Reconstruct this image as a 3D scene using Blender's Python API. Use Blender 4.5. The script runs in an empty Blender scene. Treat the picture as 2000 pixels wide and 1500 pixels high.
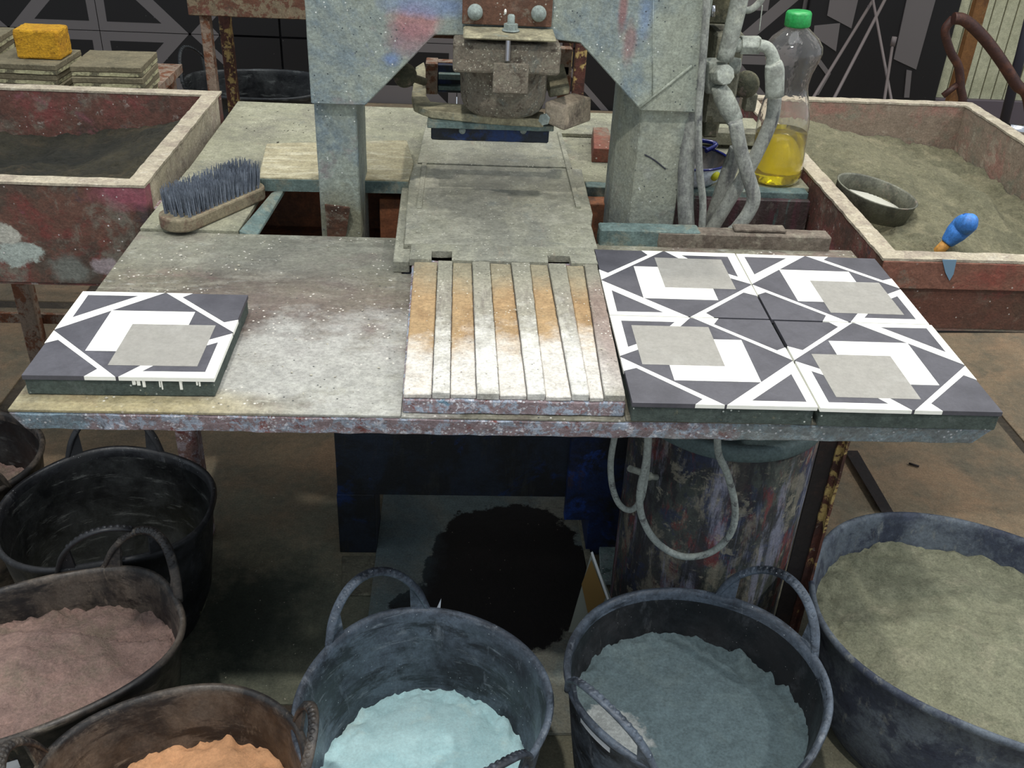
import bpy, bmesh, math, random
from mathutils import Vector, Matrix, noise
random.seed(7)
PI = math.pi
SC = bpy.context.scene
C = SC.collection
FL = 0.70                    # height of the tile-top datum (z = 0 below) above the floor

# ---------------------------------------------------------------- camera
F_PX, PITCH, YAW, ROLL, CAM_H = 1905.2, 0.54769, 0.06444, 0.05216, 0.5483
cp, sp, cy, sy = math.cos(PITCH), math.sin(PITCH), math.cos(YAW), math.sin(YAW)
fw = Vector((sy*cp, cy*cp, -sp)); r0 = Vector((cy, -sy, 0)); u0 = r0.cross(fw)
rt = math.cos(ROLL)*r0 + math.sin(ROLL)*u0
up = -math.sin(ROLL)*r0 + math.cos(ROLL)*u0
cam_d = bpy.data.cameras.new('camera'); cam = bpy.data.objects.new('camera', cam_d); C.objects.link(cam)
cam_d.sensor_width = 36; cam_d.lens = 36*F_PX/2000; cam_d.clip_start = .02
cam.matrix_world = Matrix(((rt.x, up.x, -fw.x, 0), (rt.y, up.y, -fw.y, 0), (rt.z, up.z, -fw.z, CAM_H+FL), (0, 0, 0, 1)))
SC.camera = cam
SC.view_settings.view_transform = 'Standard'; SC.view_settings.look = 'None'
SC.view_settings.gamma = 1; SC.view_settings.use_curve_mapping = False
SC.view_settings.exposure = 0.30
# ---------------------------------------------------------------- light
w = bpy.data.worlds.new('world'); SC.world = w; w.use_nodes = True
w.node_tree.nodes['Background'].inputs[0].default_value = (0.80, 0.90, 1.0, 1)
w.node_tree.nodes['Background'].inputs[1].default_value = 0.62
def lamp(name, kind, loc, target, energy, color, size, spot=None):
    l = bpy.data.lights.new(name, kind); l.energy = energy; l.color = color
    if kind == 'AREA': l.size = size
    else: l.shadow_soft_size = size
    if kind == 'SPOT': l.spot_size = spot; l.spot_blend = 1.0
    o = bpy.data.objects.new(name, l); C.objects.link(o)
    o.location = Vector(loc)+Vector((0, 0, FL))
    o.rotation_euler = (Vector(target)-Vector(loc)).to_track_quat('-Z', 'Y').to_euler()
    return o
lamp('hall_lamp_front', 'SPOT', (-.42, -.25, 2.9), (0.1, 1.1, -.1), 165, (1.0, .97, .92), .05, math.radians(80))
lamp('hall_lamp_right', 'SPOT', (2.9, .6, 2.6), (0.1, 1.3, 0), 150, (1.0, .98, .95), .06, math.radians(60))
lamp('hall_lamp_back', 'SPOT', (.3, 2.3, 3.0), (0.1, 1.3, 0), 115, (1.0, .95, .86), .06, math.radians(75))
lamp('hall_lamp_overhead', 'AREA', (0.2, 1.2, 3.2), (0.2, 1.4, 0), 26, (.93, .98, 1.0), 1.8)
for i_, (lx_, ly_) in enumerate([(-1.6, 1.2), (-.9, 2.8), (.5, 3.6), (1.5, 1.9), (2.2, 3.0), (-.2, .4), (1.2, .2)]):
    lamp('hall_lamp_row', 'AREA', (lx_, ly_, 3.4), (lx_*.5, 1.5, 0), 3.2, (1.0, .96, .9), .16)
lamp('stand_lamp', 'AREA', (1.6, 3.2, 2.6), (1.8, 4.4, -.2), 22, (1.0, .93, .8), .6)

# ---------------------------------------------------------------- pixel ray helpers: a point of the photo at a known height or depth
def ray(px, py): return fw + rt*((px-1000)/F_PX) - up*((py-750)/F_PX)
def U(px, py, z=0.0):
    d = ray(px, py); t = (z-CAM_H)/d.z
    return Vector((d.x*t, d.y*t, z))
def V(px, py, y):
    d = ray(px, py); t = y/d.y
    return Vector((d.x*t, y, CAM_H+d.z*t))

# ---------------------------------------------------------------- materials
def lin(c):
    r = []
    for v in c[:3]:
        v = v/255.0
        r.append(v/12.92 if v <= .04045 else ((v+.055)/1.055)**2.4)
    return (*r, 1)
_m = {}
def mat(name, base, spots=(), rough=.85, bump=(), blobs=(), specks=None, metal=0, org=(0, 0, 0), ior=1.5, rspot=None, trans=0, grain=None):
    """base colour, layered noise stains: (colour, scale, lo, hi, amount[, stretch]); blobs: (colour, centre, radii, wobble, soft, amount)"""
    if name in _m: return _m[name]
    m = bpy.data.materials.new(name); _m[name] = m; m.use_nodes = True
    nt = m.node_tree; N = nt.nodes; L = nt.links
    b = N['Principled BSDF']; b.inputs['Roughness'].default_value = rough; b.inputs['Metallic'].default_value = metal
    b.inputs['IOR'].default_value = ior
    if trans: b.inputs['Transmission Weight'].default_value = trans
    tc = N.new('ShaderNodeTexCoord'); co = tc.outputs['Object']
    col = N.new('ShaderNodeRGB'); col.outputs[0].default_value = lin(base); cur = col.outputs[0]
    seed = sum(ord(ch) for ch in name) % 53
    def nz(scale, stretch=(1, 1, 1), k=0, det=6, ro=.62, dist=0):
        mp = N.new('ShaderNodeMapping'); mp.inputs['Location'].default_value = (seed*1.7+k*3.1, k*5.3, k*2.2+seed)
        mp.inputs['Scale'].default_value = stretch; L.new(co, mp.inputs[0])
        n = N.new('ShaderNodeTexNoise'); n.inputs['Scale'].default_value = scale; n.inputs['Detail'].default_value = det
        n.inputs['Roughness'].default_value = ro; n.inputs['Distortion'].default_value = dist
        L.new(mp.outputs[0], n.inputs[0]); return n.outputs[0]
    def rng(s, lo, hi, a=1.0):
        r = N.new('ShaderNodeMapRange'); r.inputs[1].default_value = lo; r.inputs[2].default_value = hi
        r.inputs[3].default_value = 0; r.inputs[4].default_value = a; L.new(s, r.inputs[0]); return r.outputs[0]
    def mix(c, f):
        nonlocal cur
        x = N.new('ShaderNodeMix'); x.data_type = 'RGBA'; L.new(f, x.inputs[0]); L.new(cur, x.inputs[6]); x.inputs[7].default_value = lin(c)
        cur = x.outputs[2]
    def blob(q):
        c, ctr, rad, wob, soft, amt = q
        s = N.new('ShaderNodeVectorMath'); s.operation = 'SUBTRACT'; L.new(co, s.inputs[0]); s.inputs[1].default_value = Vector(ctr)-Vector(org)
        d = N.new('ShaderNodeVectorMath'); d.operation = 'DIVIDE'; L.new(s.outputs[0], d.inputs[0]); d.inputs[1].default_value = rad
        ln = N.new('ShaderNodeVectorMath'); ln.operation = 'LENGTH'; L.new(d.outputs[0], ln.inputs[0])
        n = nz(14, k=9, det=12, ro=.7); ma = N.new('ShaderNodeMath'); ma.operation = 'MULTIPLY_ADD'
        L.new(n, ma.inputs[0]); ma.inputs[1].default_value = wob*4; ma.inputs[2].default_value = -wob*2
        ad = N.new('ShaderNodeMath'); ad.operation = 'ADD'; L.new(ln.outputs[1], ad.inputs[0]); L.new(ma.outputs[0], ad.inputs[1])
        mix(c, rng(ad.outputs[0], 1+soft, 1-soft, amt))
    if grain is None: grain = .0 if (trans or not spots) else 1.0
    for i, s in enumerate(spots):
        st = s[5] if len(s) > 5 else (1, 1, 1)
        mix(s[0], rng(nz(s[1]*1.5, st, i, det=12, ro=.72, dist=.35), s[2]-.005, s[3]-.01, s[4]))
    for q in blobs: blob(q)
    if grain:
        for gs, lo, hi in ((260, .70, 1.28), (60, .80, 1.2)):
            g1 = N.new('ShaderNodeMapRange'); g1.inputs[1].default_value = .3; g1.inputs[2].default_value = .7
            g1.inputs[3].default_value = 1-(1-lo)*grain; g1.inputs[4].default_value = 1+(hi-1)*grain
            L.new(nz(gs, k=50, det=5, ro=.7), g1.inputs[0])
            vm = N.new('ShaderNodeVectorMath'); vm.operation = 'SCALE'; L.new(cur, vm.inputs[0]); L.new(g1.outputs[0], vm.inputs[3]); cur = vm.outputs[0]
    if specks:
        for j, (c, scale, size) in enumerate(specks):
            v = N.new('ShaderNodeTexVoronoi'); v.inputs['Scale'].default_value = scale*1.5; L.new(co, v.inputs[0])
            a = N.new('ShaderNodeMath'); a.operation = 'MULTIPLY'; L.new(rng(v.outputs[0], size*.95, size*.55), a.inputs[0])
            L.new(rng(nz(scale*.25, k=20+j, det=2), .48, .56), a.inputs[1]); mix(c, a.outputs[0])
    L.new(cur, b.inputs['Base Color'])
    if rspot:
        L.new(rng(nz(rspot[0], k=30), .4, .6), b.inputs['Roughness'])
        r = b.inputs['Roughness'].links[0].from_node; r.inputs[3].default_value = rspot[1]; r.inputs[4].default_value = rspot[2]
    prev = None
    for i, (scale, strength, dist) in enumerate(bump):
        bp = N.new('ShaderNodeBump'); bp.inputs['Strength'].default_value = strength; bp.inputs['Distance'].default_value = dist
        L.new(nz(scale, k=40+i, det=8, ro=.7), bp.inputs['Height'])
        if prev: L.new(prev, bp.inputs['Normal'])
        prev = bp.outputs[0]
    if prev: L.new(prev, b.inputs['Normal'])
    return m
DUST = (150, 148, 128)
M = {}
FB = ((90, .35, .004), (14, .4, .012))           # fine + coarse relief
M['table_top'] = mat('table_top', (122, 119, 102), [((88, 84, 72), 5, .46, .58, .85), ((152, 150, 134), 9, .52, .62, .75, (1, 2.5, 1)), ((108, 86, 82), 4, .54, .62, .6),
    ((94, 78, 74), 6, .55, .7, .55), ((168, 170, 162), 22, .58, .7, .7, (1, 3, 1))], .8, FB,
    blobs=[((92, 76, 74), (-.22, 1.08, -.02), (.17, .16, .5), .5, .6, .65), ((172, 172, 166), (-.14, .95, -.02), (.17, .12, .5), .9, .4, .7),
           ((122, 124, 114), (-.2, 1.28, -.02), (.3, .07, .5), .4, .4, .5), ((160, 146, 104), (-.34, .88, -.02), (.14, .03, .5), .4, .4, .6)], org=(.056, 1.1, -.7),
    specks=[((205, 200, 190), 75, .2), ((60, 62, 60), 60, .14)], rspot=(20, .5, .95))
M['edge_paint'] = mat('edge_paint', (150, 132, 134), [((170, 182, 198), 50, .5, .56, .9), ((134, 76, 68), 40, .58, .62, .85), ((222, 220, 226), 80, .57, .62, .95),
    ((80, 72, 68), 30, .6, .66, .8), ((96, 138, 160), 26, .62, .66, .8)], .8, ((70, .9, .006), (25, .7, .01)), org=(.056, 1.1, -.7), blobs=[((136, 152, 150), (.46, .87, -.04), (.20, .1, .1), .9, .3, .7), ((110, 140, 150), (-.43, .87, -.04), (.05, .1, .1), .9, .3, .7)], specks=[((225, 225, 228), 120, .3)])
M['edge_teal'] = mat('edge_teal', (134, 156, 152), [((150, 160, 160), 22, .5, .58, .8), ((90, 86, 80), 26, .56, .62, .7), ((66, 84, 80), 16, .56, .62, .8)], .8, ((70, .9, .006),),
    specks=[((225, 225, 220), 90, .25)])
M['dusty_steel'] = mat('dusty_steel', (138, 137, 116), [((112, 110, 98), 4, .46, .62, .8), ((160, 158, 138), 9, .5, .66, .6), ((98, 104, 100), 7, .58, .7, .6), ((128, 108, 98), 8, .62, .72, .5)], .85, FB,
    specks=[((60, 56, 48), 55, .13), ((196, 190, 172), 90, .18)])
M['slide'] = mat('slide', (140, 139, 122), [((112, 112, 104), 6, .45, .6, .7, (1, .4, 1)), ((164, 162, 146), 10, .5, .66, .6), ((156, 140, 120), 12, .6, .7, .5, (3, .5, 1)), ((104, 112, 110), 5, .6, .7, .6)], .62, FB,
    specks=[((66, 62, 54), 60, .12), ((200, 198, 184), 90, .18)], rspot=(9, .42, .9))
M['dust_board'] = mat('dust_board', (158, 150, 122), [((184, 178, 154), 10, .5, .62, .8, (1, 4, 1)), ((126, 116, 86), 9, .56, .66, .8, (.6, 6, 1)), ((120, 112, 92), 5, .58, .68, .6)], .9, FB,
    specks=[((70, 62, 50), 50, .12)])
M['teal_edge'] = mat('teal_edge', (100, 118, 114), [((72, 90, 88), 9, .5, .6, .7), ((128, 128, 112), 16, .5, .6, .7)], .8, FB)
M['press_paint'] = mat('press_paint', (136, 144, 136), [((112, 126, 132), 7, .48, .6, .85), ((150, 156, 142), 10, .5, .62, .7), ((108, 118, 142), 9, .6, .68, .6), ((130, 116, 118), 8, .6, .68, .6),
    ((112, 112, 92), 12, .58, .68, .6)], .82, FB, org=(0, 1.42, -.7),
    blobs=[((164, 116, 114), V(810, 40, 1.42), (.028, .1, .022), .5, .35, .8), ((150, 110, 116), V(800, 75, 1.42), (.03, .1, .02), .6, .4, .6), ((116, 134, 168), V(835, 8, 1.42), (.05, .1, .012), .5, .4, .7),
           ((138, 98, 96), V(1215, 15, 1.42), (.006, .1, .03), .5, .4, .8), ((138, 104, 104), V(1228, 75, 1.42), (.009, .1, .03), .8, .4, .7), ((96, 120, 170), V(765, 112, 1.42), (.012, .1, .008), .7, .5, .6),
           ((104, 128, 164), V(1258, 30, 1.42), (.01, .1, .03), .7, .5, .6), ((152, 156, 140), V(1320, 120, 1.42), (.036, .2, .09), .6, .5, .8), ((148, 148, 130), V(1275, 340, 1.42), (.07, .2, .09), .5, .5, .75), ((108, 104, 78), V(675, 440, 1.42), (.06, .1, .045), .5, .5, .75)],
    specks=[((214, 216, 210), 70, .14), ((60, 66, 70), 75, .16)])
M['press_dark'] = mat('press_dark', (30, 38, 50), [((24, 26, 28), 6, .45, .55, 1), ((20, 46, 92), 5, .54, .6, .9), ((48, 48, 44), 14, .56, .66, .6, (3, 1, .4)), ((26, 52, 66), 6, .6, .68, .7)], .7, FB)
M['press_blue'] = mat('press_blue', (22, 40, 78), [((24, 26, 30), 6, .45, .58, 1), ((30, 62, 130), 7, .58, .64, .9), ((60, 48, 48), 14, .6, .66, .6)], .6, FB)
M['rust_plate'] = mat('rust_plate', (96, 66, 50), [((70, 50, 38), 9, .5, .6, .9), ((134, 126, 110), 26, .56, .66, .8), ((120, 104, 90), 9, .58, .66, .6)], .85, FB, specks=[((200, 196, 180), 95, .2)])
M['dust_ram'] = mat('dust_ram', (136, 126, 110), [((146, 140, 122), 60, .5, .6, .8), ((84, 70, 58), 45, .54, .62, .8), ((120, 130, 124), 12, .56, .66, .7)], .9, ((160, 1.0, .006), (50, .8, .008)),
    specks=[((205, 200, 180), 160, .3)])
M['dust_bar'] = mat('dust_bar', (148, 142, 116), [((110, 104, 84), 12, .5, .62, .8), ((172, 164, 134), 20, .52, .62, .7), ((112, 124, 118), 12, .58, .66, .6)], .85, FB)
M['weight_steel'] = mat('weight_steel', (158, 144, 124), [((92, 82, 72), 14, .5, .6, .8), ((158, 148, 128), 20, .54, .64, .7), ((100, 104, 94), 10, .56, .66, .7)], .7, FB)
M['lip_brown'] = mat('lip_brown', (112, 102, 90), [((88, 76, 66), 14, .5, .6, .8), ((134, 128, 112), 20, .54, .64, .7)], .85, FB)
M['bolt_pale'] = mat('bolt_pale', (142, 152, 146), [((116, 124, 118), 40, .5, .62, .8)], .8, ((120, .4, .003),))
M['pipe_dust'] = mat('pipe_dust', (152, 156, 146), [((122, 124, 116), 18, .5, .6, .8), ((96, 94, 92), 26, .6, .68, .8), ((168, 170, 154), 12, .54, .64, .7)], .85, ((90, .5, .003),))
M['hose_dust'] = mat('hose_dust', (142, 144, 136), [((100, 100, 98), 16, .5, .6, .9, (1, 1, .35)), ((70, 70, 74), 22, .6, .68, .9, (1, 1, .3)), ((156, 158, 146), 12, .56, .66, .7)], .85, ((90, .5, .003),))
M['hose_low'] = mat('hose_low', (142, 148, 142), [((84, 84, 84), 26, .56, .62, .9), ((166, 170, 158), 12, .56, .66, .7)], .85, ((90, .4, .003),))
M['machine_grey'] = mat('machine_grey', (108, 106, 90), [((76, 74, 62), 12, .5, .62, .9), ((140, 138, 118), 16, .54, .64, .8)], .85, FB)
M['chrome'] = mat('chrome', (200, 200, 205), rough=.2, metal=1)
M['knob'] = mat('knob', (96, 92, 72), [((60, 62, 48), 18, .48, .6, .9), ((126, 110, 100), 30, .56, .64, .7)], .9, FB)
M['red_box'] = mat('red_box', (98, 66, 56), [((122, 66, 62), 6, .5, .6, .9), ((74, 58, 50), 9, .5, .6, .9), ((112, 104, 92), 12, .54, .64, .75), ((128, 78, 84), 8, .6, .68, .8), ((150, 142, 134), 26, .6, .66, .8),
    ((66, 60, 66), 12, .62, .68, .8)], .8, FB, specks=[((196, 190, 184), 60, .13)])
M['red_box_front'] = mat('red_box_front', (96, 66, 54), [((108, 54, 48), 6, .50, .58, .85), ((74, 62, 52), 5, .48, .56, .9), ((112, 108, 96), 7, .52, .60, .85), ((124, 72, 80), 7, .6, .66, .8), ((66, 56, 60), 9, .6, .68, .8)], .8, FB,
    org=(-.862, 1.68, -.7),
    blobs=[((158, 166, 158), V(28, 495, 1.414), (.035, .1, .018), .8, .12, 1), ((170, 168, 156), V(14, 460, 1.414), (.02, .1, .014), .8, .12, 1), ((160, 148, 150), V(200, 520, 1.414), (.022, .1, .012), .9, .2, .8),
           ((140, 76, 90), V(250, 375, 1.414), (.05, .1, .025), .6, .4, .8), ((126, 132, 124), V(140, 530, 1.414), (.03, .1, .02), .9, .3, .6)], specks=[((206, 200, 196), 50, .13)])
M['box_rim'] = mat('box_rim', (166, 156, 136), [((140, 128, 114), 14, .5, .6, .8), ((190, 182, 164), 30, .56, .64, .7), ((150, 118, 112), 12, .6, .68, .6)], .85, FB)
M['box_inner_pink'] = mat('box_inner_pink', (134, 118, 102), [((150, 110, 98), 7, .5, .6, .8), ((116, 116, 100), 6, .54, .64, .8), ((160, 148, 130), 14, .56, .64, .7)], .85, FB)
M['brown_box_front'] = mat('brown_box_front', (92, 56, 42), [((74, 52, 38), 5, .46, .6, .9), ((108, 52, 44), 8, .56, .64, .8), ((110, 92, 78), 14, .58, .66, .5)], .8, FB, org=(0, 0, 0), specks=[((170, 160, 150), 45, .1)])
M['brown_band'] = mat('brown_band', (118, 78, 62), [((128, 66, 54), 8, .52, .62, .8), ((118, 106, 92), 8, .54, .62, .9), ((90, 66, 52), 11, .58, .66, .7)], .8, FB, specks=[((190, 180, 170), 45, .13)])
M['dark_drip'] = mat('dark_drip', (58, 48, 46), [((76, 44, 52), 9, .5, .6, .8, (2, 1, .3)), ((62, 84, 80), 14, .56, .62, .8, (3, 1, .3)), ((96, 92, 84), 22, .58, .66, .7)], .6, FB)
M['rust_brown'] = mat('rust_brown', (116, 70, 42), [((80, 52, 34), 9, .46, .58, .9), ((132, 84, 52), 12, .56, .64, .7), ((60, 46, 38), 5, .58, .68, .8)], .75, FB)
M['rust_dusty'] = mat('rust_dusty', (136, 118, 102), [((112, 70, 46), 20, .5, .56, 1), ((84, 58, 42), 30, .58, .64, .9), ((166, 150, 130), 22, .6, .68, .7)], .85, FB)
M['rust_beam'] = mat('rust_beam', (120, 106, 84), [((96, 62, 46), 22, .48, .54, 1), ((112, 66, 58), 7, .56, .62, .8), ((146, 140, 116), 18, .6, .68, .8), ((80, 64, 50), 30, .58, .64, .9)], .85, FB)
M['rust_leg'] = mat('rust_leg', (86, 48, 36), [((60, 34, 26), 14, .48, .58, .9), ((176, 150, 92), 16, .55, .59, .95), ((150, 140, 128), 30, .62, .68, .8)], .7, FB)
M['dark_iron'] = mat('dark_iron', (30, 22, 20), [((52, 34, 28), 12, .54, .64, .8)], .7, FB)
M['speck_leg'] = mat('speck_leg', (118, 92, 86), [((150, 140, 144), 34, .5, .58, .9), ((96, 50, 44), 26, .56, .62, .9)], .8, FB, specks=[((220, 220, 225), 100, .3)])
M['floor'] = mat('floor', (134, 116, 92), [((108, 100, 84), 1.6, .42, .6, .8), ((152, 124, 96), 3.0, .5, .64, .7), ((92, 90, 76), 6, .52, .66, .6), ((140, 122, 96), 11, .58, .7, .5, (1, 2.2, 1))], .85, ((60, .3, .004), (9, .3, .01)),
    blobs=[((112, 116, 100), (-.3, 1.15, -.7), (.42, .34, .5), .5, .6, .75), ((108, 112, 96), (.1, .9, -.7), (1.1, .6, .5), .4, .5, .7), ((34, 44, 38), (-.36, 1.26, -.7), (.12, .15, .3), .5, .45, .85)], org=(0, 1.5, -.7),  # darkest blob: shade under the table's front left, painted on the floor
    specks=[((150, 156, 140), 60, .1)])
M['floor_joint'] = mat('floor_joint', (70, 62, 52), [((92, 82, 66), 12, .5, .6, .8)], .9, ((90, .6, .004),), specks=[((30, 28, 24), 60, .2)])
M['mat_board'] = mat('mat_board', (126, 126, 114), [((98, 116, 118), 3, .46, .6, .8), ((88, 84, 78), 8, .54, .66, .6)], .85, FB, org=(.06, 1.4, -.7),
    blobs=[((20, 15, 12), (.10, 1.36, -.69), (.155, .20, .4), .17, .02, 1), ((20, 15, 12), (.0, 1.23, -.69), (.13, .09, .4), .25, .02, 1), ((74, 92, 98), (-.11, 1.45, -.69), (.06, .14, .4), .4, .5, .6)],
    specks=[((170, 160, 140), 45, .07)])
M['rubber'] = mat('rubber', (20, 21, 24), [((44, 45, 48), 7, .48, .62, .8), ((72, 74, 78), 16, .56, .68, .6, (1, 1, .35)), ((96, 96, 94), 40, .62, .7, .5, (1, 1, .25))], .55, ((30, .3, .004),), rspot=(14, .35, .75), specks=[((150, 150, 150), 95, .1)])
M['rubber_grey'] = mat('rubber_grey', (36, 40, 48), [((92, 102, 114), 4, .42, .58, .9), ((24, 27, 33), 5, .52, .60, .9, (1, 1, 3)), ((130, 136, 142), 9, .58, .66, .6, (1, 1, 5)), ((116, 122, 130), 26, .58, .68, .6, (1, 1, .3))], .5, ((30, .3, .004),), rspot=(14, .35, .7), specks=[((190, 195, 200), 80, .12)])
M['rubber_brown'] = mat('rubber_brown', (34, 32, 31), [((100, 90, 80), 5, .44, .6, .85), ((24, 23, 24), 6, .52, .60, .9, (1, 1, 3)), ((118, 110, 98), 9, .6, .68, .6, (1, 1, 5)), ((116, 104, 90), 30, .6, .68, .6, (1, 1, .3))], .55, ((30, .3, .004),), rspot=(14, .35, .7))
M['rubber_dusty'] = mat('rubber_dusty', (52, 58, 72), [((92, 100, 108), 9, .44, .58, .9), ((34, 38, 56), 12, .54, .62, .8), ((118, 120, 116), 30, .58, .66, .7, (1, 1, .4))], .75, ((40, .4, .004),))
M['rubber_in'] = mat('rubber_in', (16, 17, 19), [((48, 50, 50), 5, .46, .60, .85), ((96, 98, 96), 9, .56, .66, .7, (1, 1, 5)), ((30, 32, 32), 16, .52, .62, .6)], .45, ((30, .3, .004),), rspot=(14, .3, .6))
M['powder_pink'] = mat('powder_pink', (146, 120, 110), [((120, 110, 92), 9, .5, .64, .6), ((162, 130, 118), 16, .54, .66, .6)], .95, ((70, 1, .006), (18, .6, .012)))
M['powder_orange'] = mat('powder_orange', (214, 160, 116), [((196, 144, 104), 12, .5, .64, .6)], .95, grain=.5, bump=((60, .7, .004), (14, .5, .01)))
M['powder_white'] = mat('powder_white', (190, 224, 226), [((168, 208, 212), 7, .46, .62, .7), ((206, 228, 222), 9, .56, .68, .7)], .95, grain=.4, bump=((120, .3, .002), (10, .5, .01)))
M['powder_grey'] = mat('powder_grey', (86, 102, 106), [((98, 112, 112), 9, .5, .64, .5)], .95, ((120, .5, .003), (12, .5, .01)), blobs=[((150, 154, 152), (.20, .85, -.5), (.055, .07, .2), .5, .08, .9), ((140, 142, 140), (.28, .745, -.5), (.04, .03, .2), .5, .1, .9)], org=(.325, .9, -.7))  # light grey powder darkened by a painted shadow; blobs are the lit patches
M['powder_sand'] = mat('powder_sand', (138, 138, 114), [((116, 118, 96), 8, .5, .62, .7), ((156, 152, 128), 12, .54, .64, .6)], .95, ((70, 1, .006), (18, .8, .014)))
M['sand_green'] = mat('sand_green', (128, 124, 98), [((104, 102, 80), 6, .46, .6, .8), ((150, 142, 114), 10, .54, .66, .7)], .95, ((70, 1, .008), (18, .9, .016)))
M['sand_dark'] = mat('sand_dark', (70, 64, 46), [((44, 42, 32), 5, .44, .6, .9), ((96, 80, 58), 9, .54, .66, .7)], .95, ((70, 1, .008), (18, .9, .016)), org=(-.9, 1.75, -.18),
    blobs=[((24, 26, 20), (-.78, 1.78, -.08), (.22, .14, .4), .4, .6, .85)])
M['wood_raised'] = mat('wood_raised', (142, 138, 124), [((118, 112, 102), 20, .48, .6, .8, (3, .5, 1)), ((168, 164, 150), 16, .54, .64, .8, (3, .6, 1)), ((98, 92, 84), 34, .62, .68, .7, (4, .6, 1))], .9, FB, org=(.06, .88, -.025),
    blobs=[((204, 202, 195), (.08, .93, 0), (.13, .10, .4), .9, .5, .9), ((120, 98, 90), (.185, 1.06, 0), (.035, .16, .4), .4, .5, .7), ((134, 132, 116), (.06, 1.2, 0), (.2, .06, .4), .4, .4, .8)],
    specks=[((212, 208, 196), 90, .2), ((64, 60, 54), 80, .14)])
M['wood_ply'] = mat('wood_ply', (156, 130, 94), [((140, 112, 78), 14, .48, .6, .7, (2, .6, 1)), ((166, 138, 100), 9, .54, .66, .6)], .85, FB, org=(.06, .88, -.025),
    blobs=[((198, 194, 186), (.09, .91, 0), (.22, .10, .4), .6, .35, .95), ((138, 133, 112), (.06, 1.22, 0), (.2, .075, .4), .5, .5, .85)],
    specks=[((206, 200, 186), 90, .18), ((80, 62, 44), 70, .12)])
M['tile_dark'] = mat('tile_dark', (80, 79, 85), [((68, 67, 73), 9, .45, .6, .8), ((94, 93, 100), 7, .56, .68, .6)], .55, grain=.35, bump= ((50, .15, .001),))
M['tile_white'] = mat('tile_white', (244, 243, 232), [((232, 230, 216), 12, .54, .66, .5)], .6, grain=.1)
M['tile_grey'] = mat('tile_grey', (146, 143, 136), [((132, 130, 122), 26, .5, .64, .5), ((156, 154, 148), 9, .56, .66, .5)], .6, grain=.35, bump=((90, .15, .001),))
M['tile_body'] = mat('tile_body', (70, 80, 74), [((52, 62, 58), 12, .5, .6, .8), ((96, 104, 100), 20, .56, .66, .7), ((120, 118, 96), 40, .62, .68, .6)], .8, FB, specks=[((200, 204, 196), 70, .14)])
M['back_tile'] = mat('back_tile', (112, 104, 82), [((92, 86, 68), 10, .5, .6, .8), ((134, 124, 98), 14, .56, .66, .6)], .9, FB)
M['back_edge'] = mat('back_edge', (104, 100, 80), [((176, 172, 136), 9, .46, .50, 1), ((72, 70, 56), 20, .54, .62, .9)], .9, FB)
M['sponge'] = mat('sponge', (196, 146, 30), [((170, 118, 22), 14, .5, .62, .7), ((120, 84, 20), 70, .6, .64, .9)], .95, ((120, 1, .004),))
M['brush_wood'] = mat('brush_wood', (128, 118, 96), [((92, 62, 52), 12, .5, .6, .8), ((132, 122, 98), 16, .54, .64, .8)], .85, FB)
M['bristle'] = mat('bristle', (122, 130, 142), [((84, 92, 104), 30, .45, .6, .8), ((100, 108, 118), 60, .6, .68, .8)], .6)
M['enamel'] = mat('enamel', (200, 214, 224), [((180, 196, 206), 20, .54, .66, .5)], .25)
M['enamel_in'] = mat('enamel_in', (56, 52, 50), [((92, 84, 74), 14, .52, .62, .7)], .4)  # shade inside the white bowl, put into the lining colour
M['enamel_blue'] = mat('enamel_blue', (20, 28, 92), rough=.15)
M['yellow_paint'] = mat('yellow_paint', (190, 190, 30), rough=.5)
M['blue_plastic'] = mat('blue_plastic', (62, 124, 200), [((40, 84, 140), 30, .5, .6, .5)], .5)
M['drip_blue'] = mat('drip_blue', (104, 132, 152), rough=.7)
M['orange_wood'] = mat('orange_wood', (176, 126, 56), [((140, 100, 50), 20, .5, .6, .7)], .7)
M['sieve_metal'] = mat('sieve_metal', (112, 112, 98), [((84, 84, 74), 14, .5, .6, .8), ((136, 120, 106), 16, .56, .64, .7)], .6, FB, metal=.2)
M['sieve_mesh'] = mat('sieve_mesh', (205, 203, 190), rough=.5)
M['cap_green'] = mat('cap_green', (38, 146, 72), [((60, 164, 92), 30, .55, .65, .6)], .4)
M['paper'] = mat('paper', (196, 200, 204), rough=.7)
M['card_brown'] = mat('card_brown', (128, 100, 52), rough=.7)
M['card_grey'] = mat('card_grey', (140, 144, 134), rough=.7)
M['card_white'] = mat('card_white', (225, 228, 228), rough=.6)
M['black_wood'] = mat('black_wood', (24, 25, 28), rough=.6)
M['wall_black'] = mat('wall_black', (15, 12, 13), rough=.5, specks=[((150, 150, 150), 26, .05)])
M['wall_band'] = mat('wall_band', (104, 98, 97), rough=.5, specks=[((170, 170, 170), 26, .04)])
M['wall_grey'] = mat('wall_grey', (94, 84, 90), rough=.5, specks=[((170, 170, 170), 26, .04)])
M['wall_plain'] = mat('wall_plain', (60, 58, 60), rough=.8)
M['grid_white'] = mat('grid_white', (190, 188, 158), [((160, 160, 130), 3, .45, .62, .7)], .7)
M['grid_groove'] = mat('grid_groove', (110, 108, 88), rough=.8)
M['pipe_brown'] = mat('pipe_brown', (70, 44, 38), [((104, 64, 46), 8, .5, .62, .8), ((44, 30, 30), 5, .56, .66, .8)], .5)
M['pole_wood'] = mat('pole_wood', (124, 84, 44), [((96, 62, 34), 10, .5, .62, .8), ((160, 144, 100), 8, .58, .66, .6)], .7)
M['pole_dark'] = mat('pole_dark', (48, 48, 58), rough=.4)
M['rod_grey'] = mat('rod_grey', (104, 94, 92), rough=.6)
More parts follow.
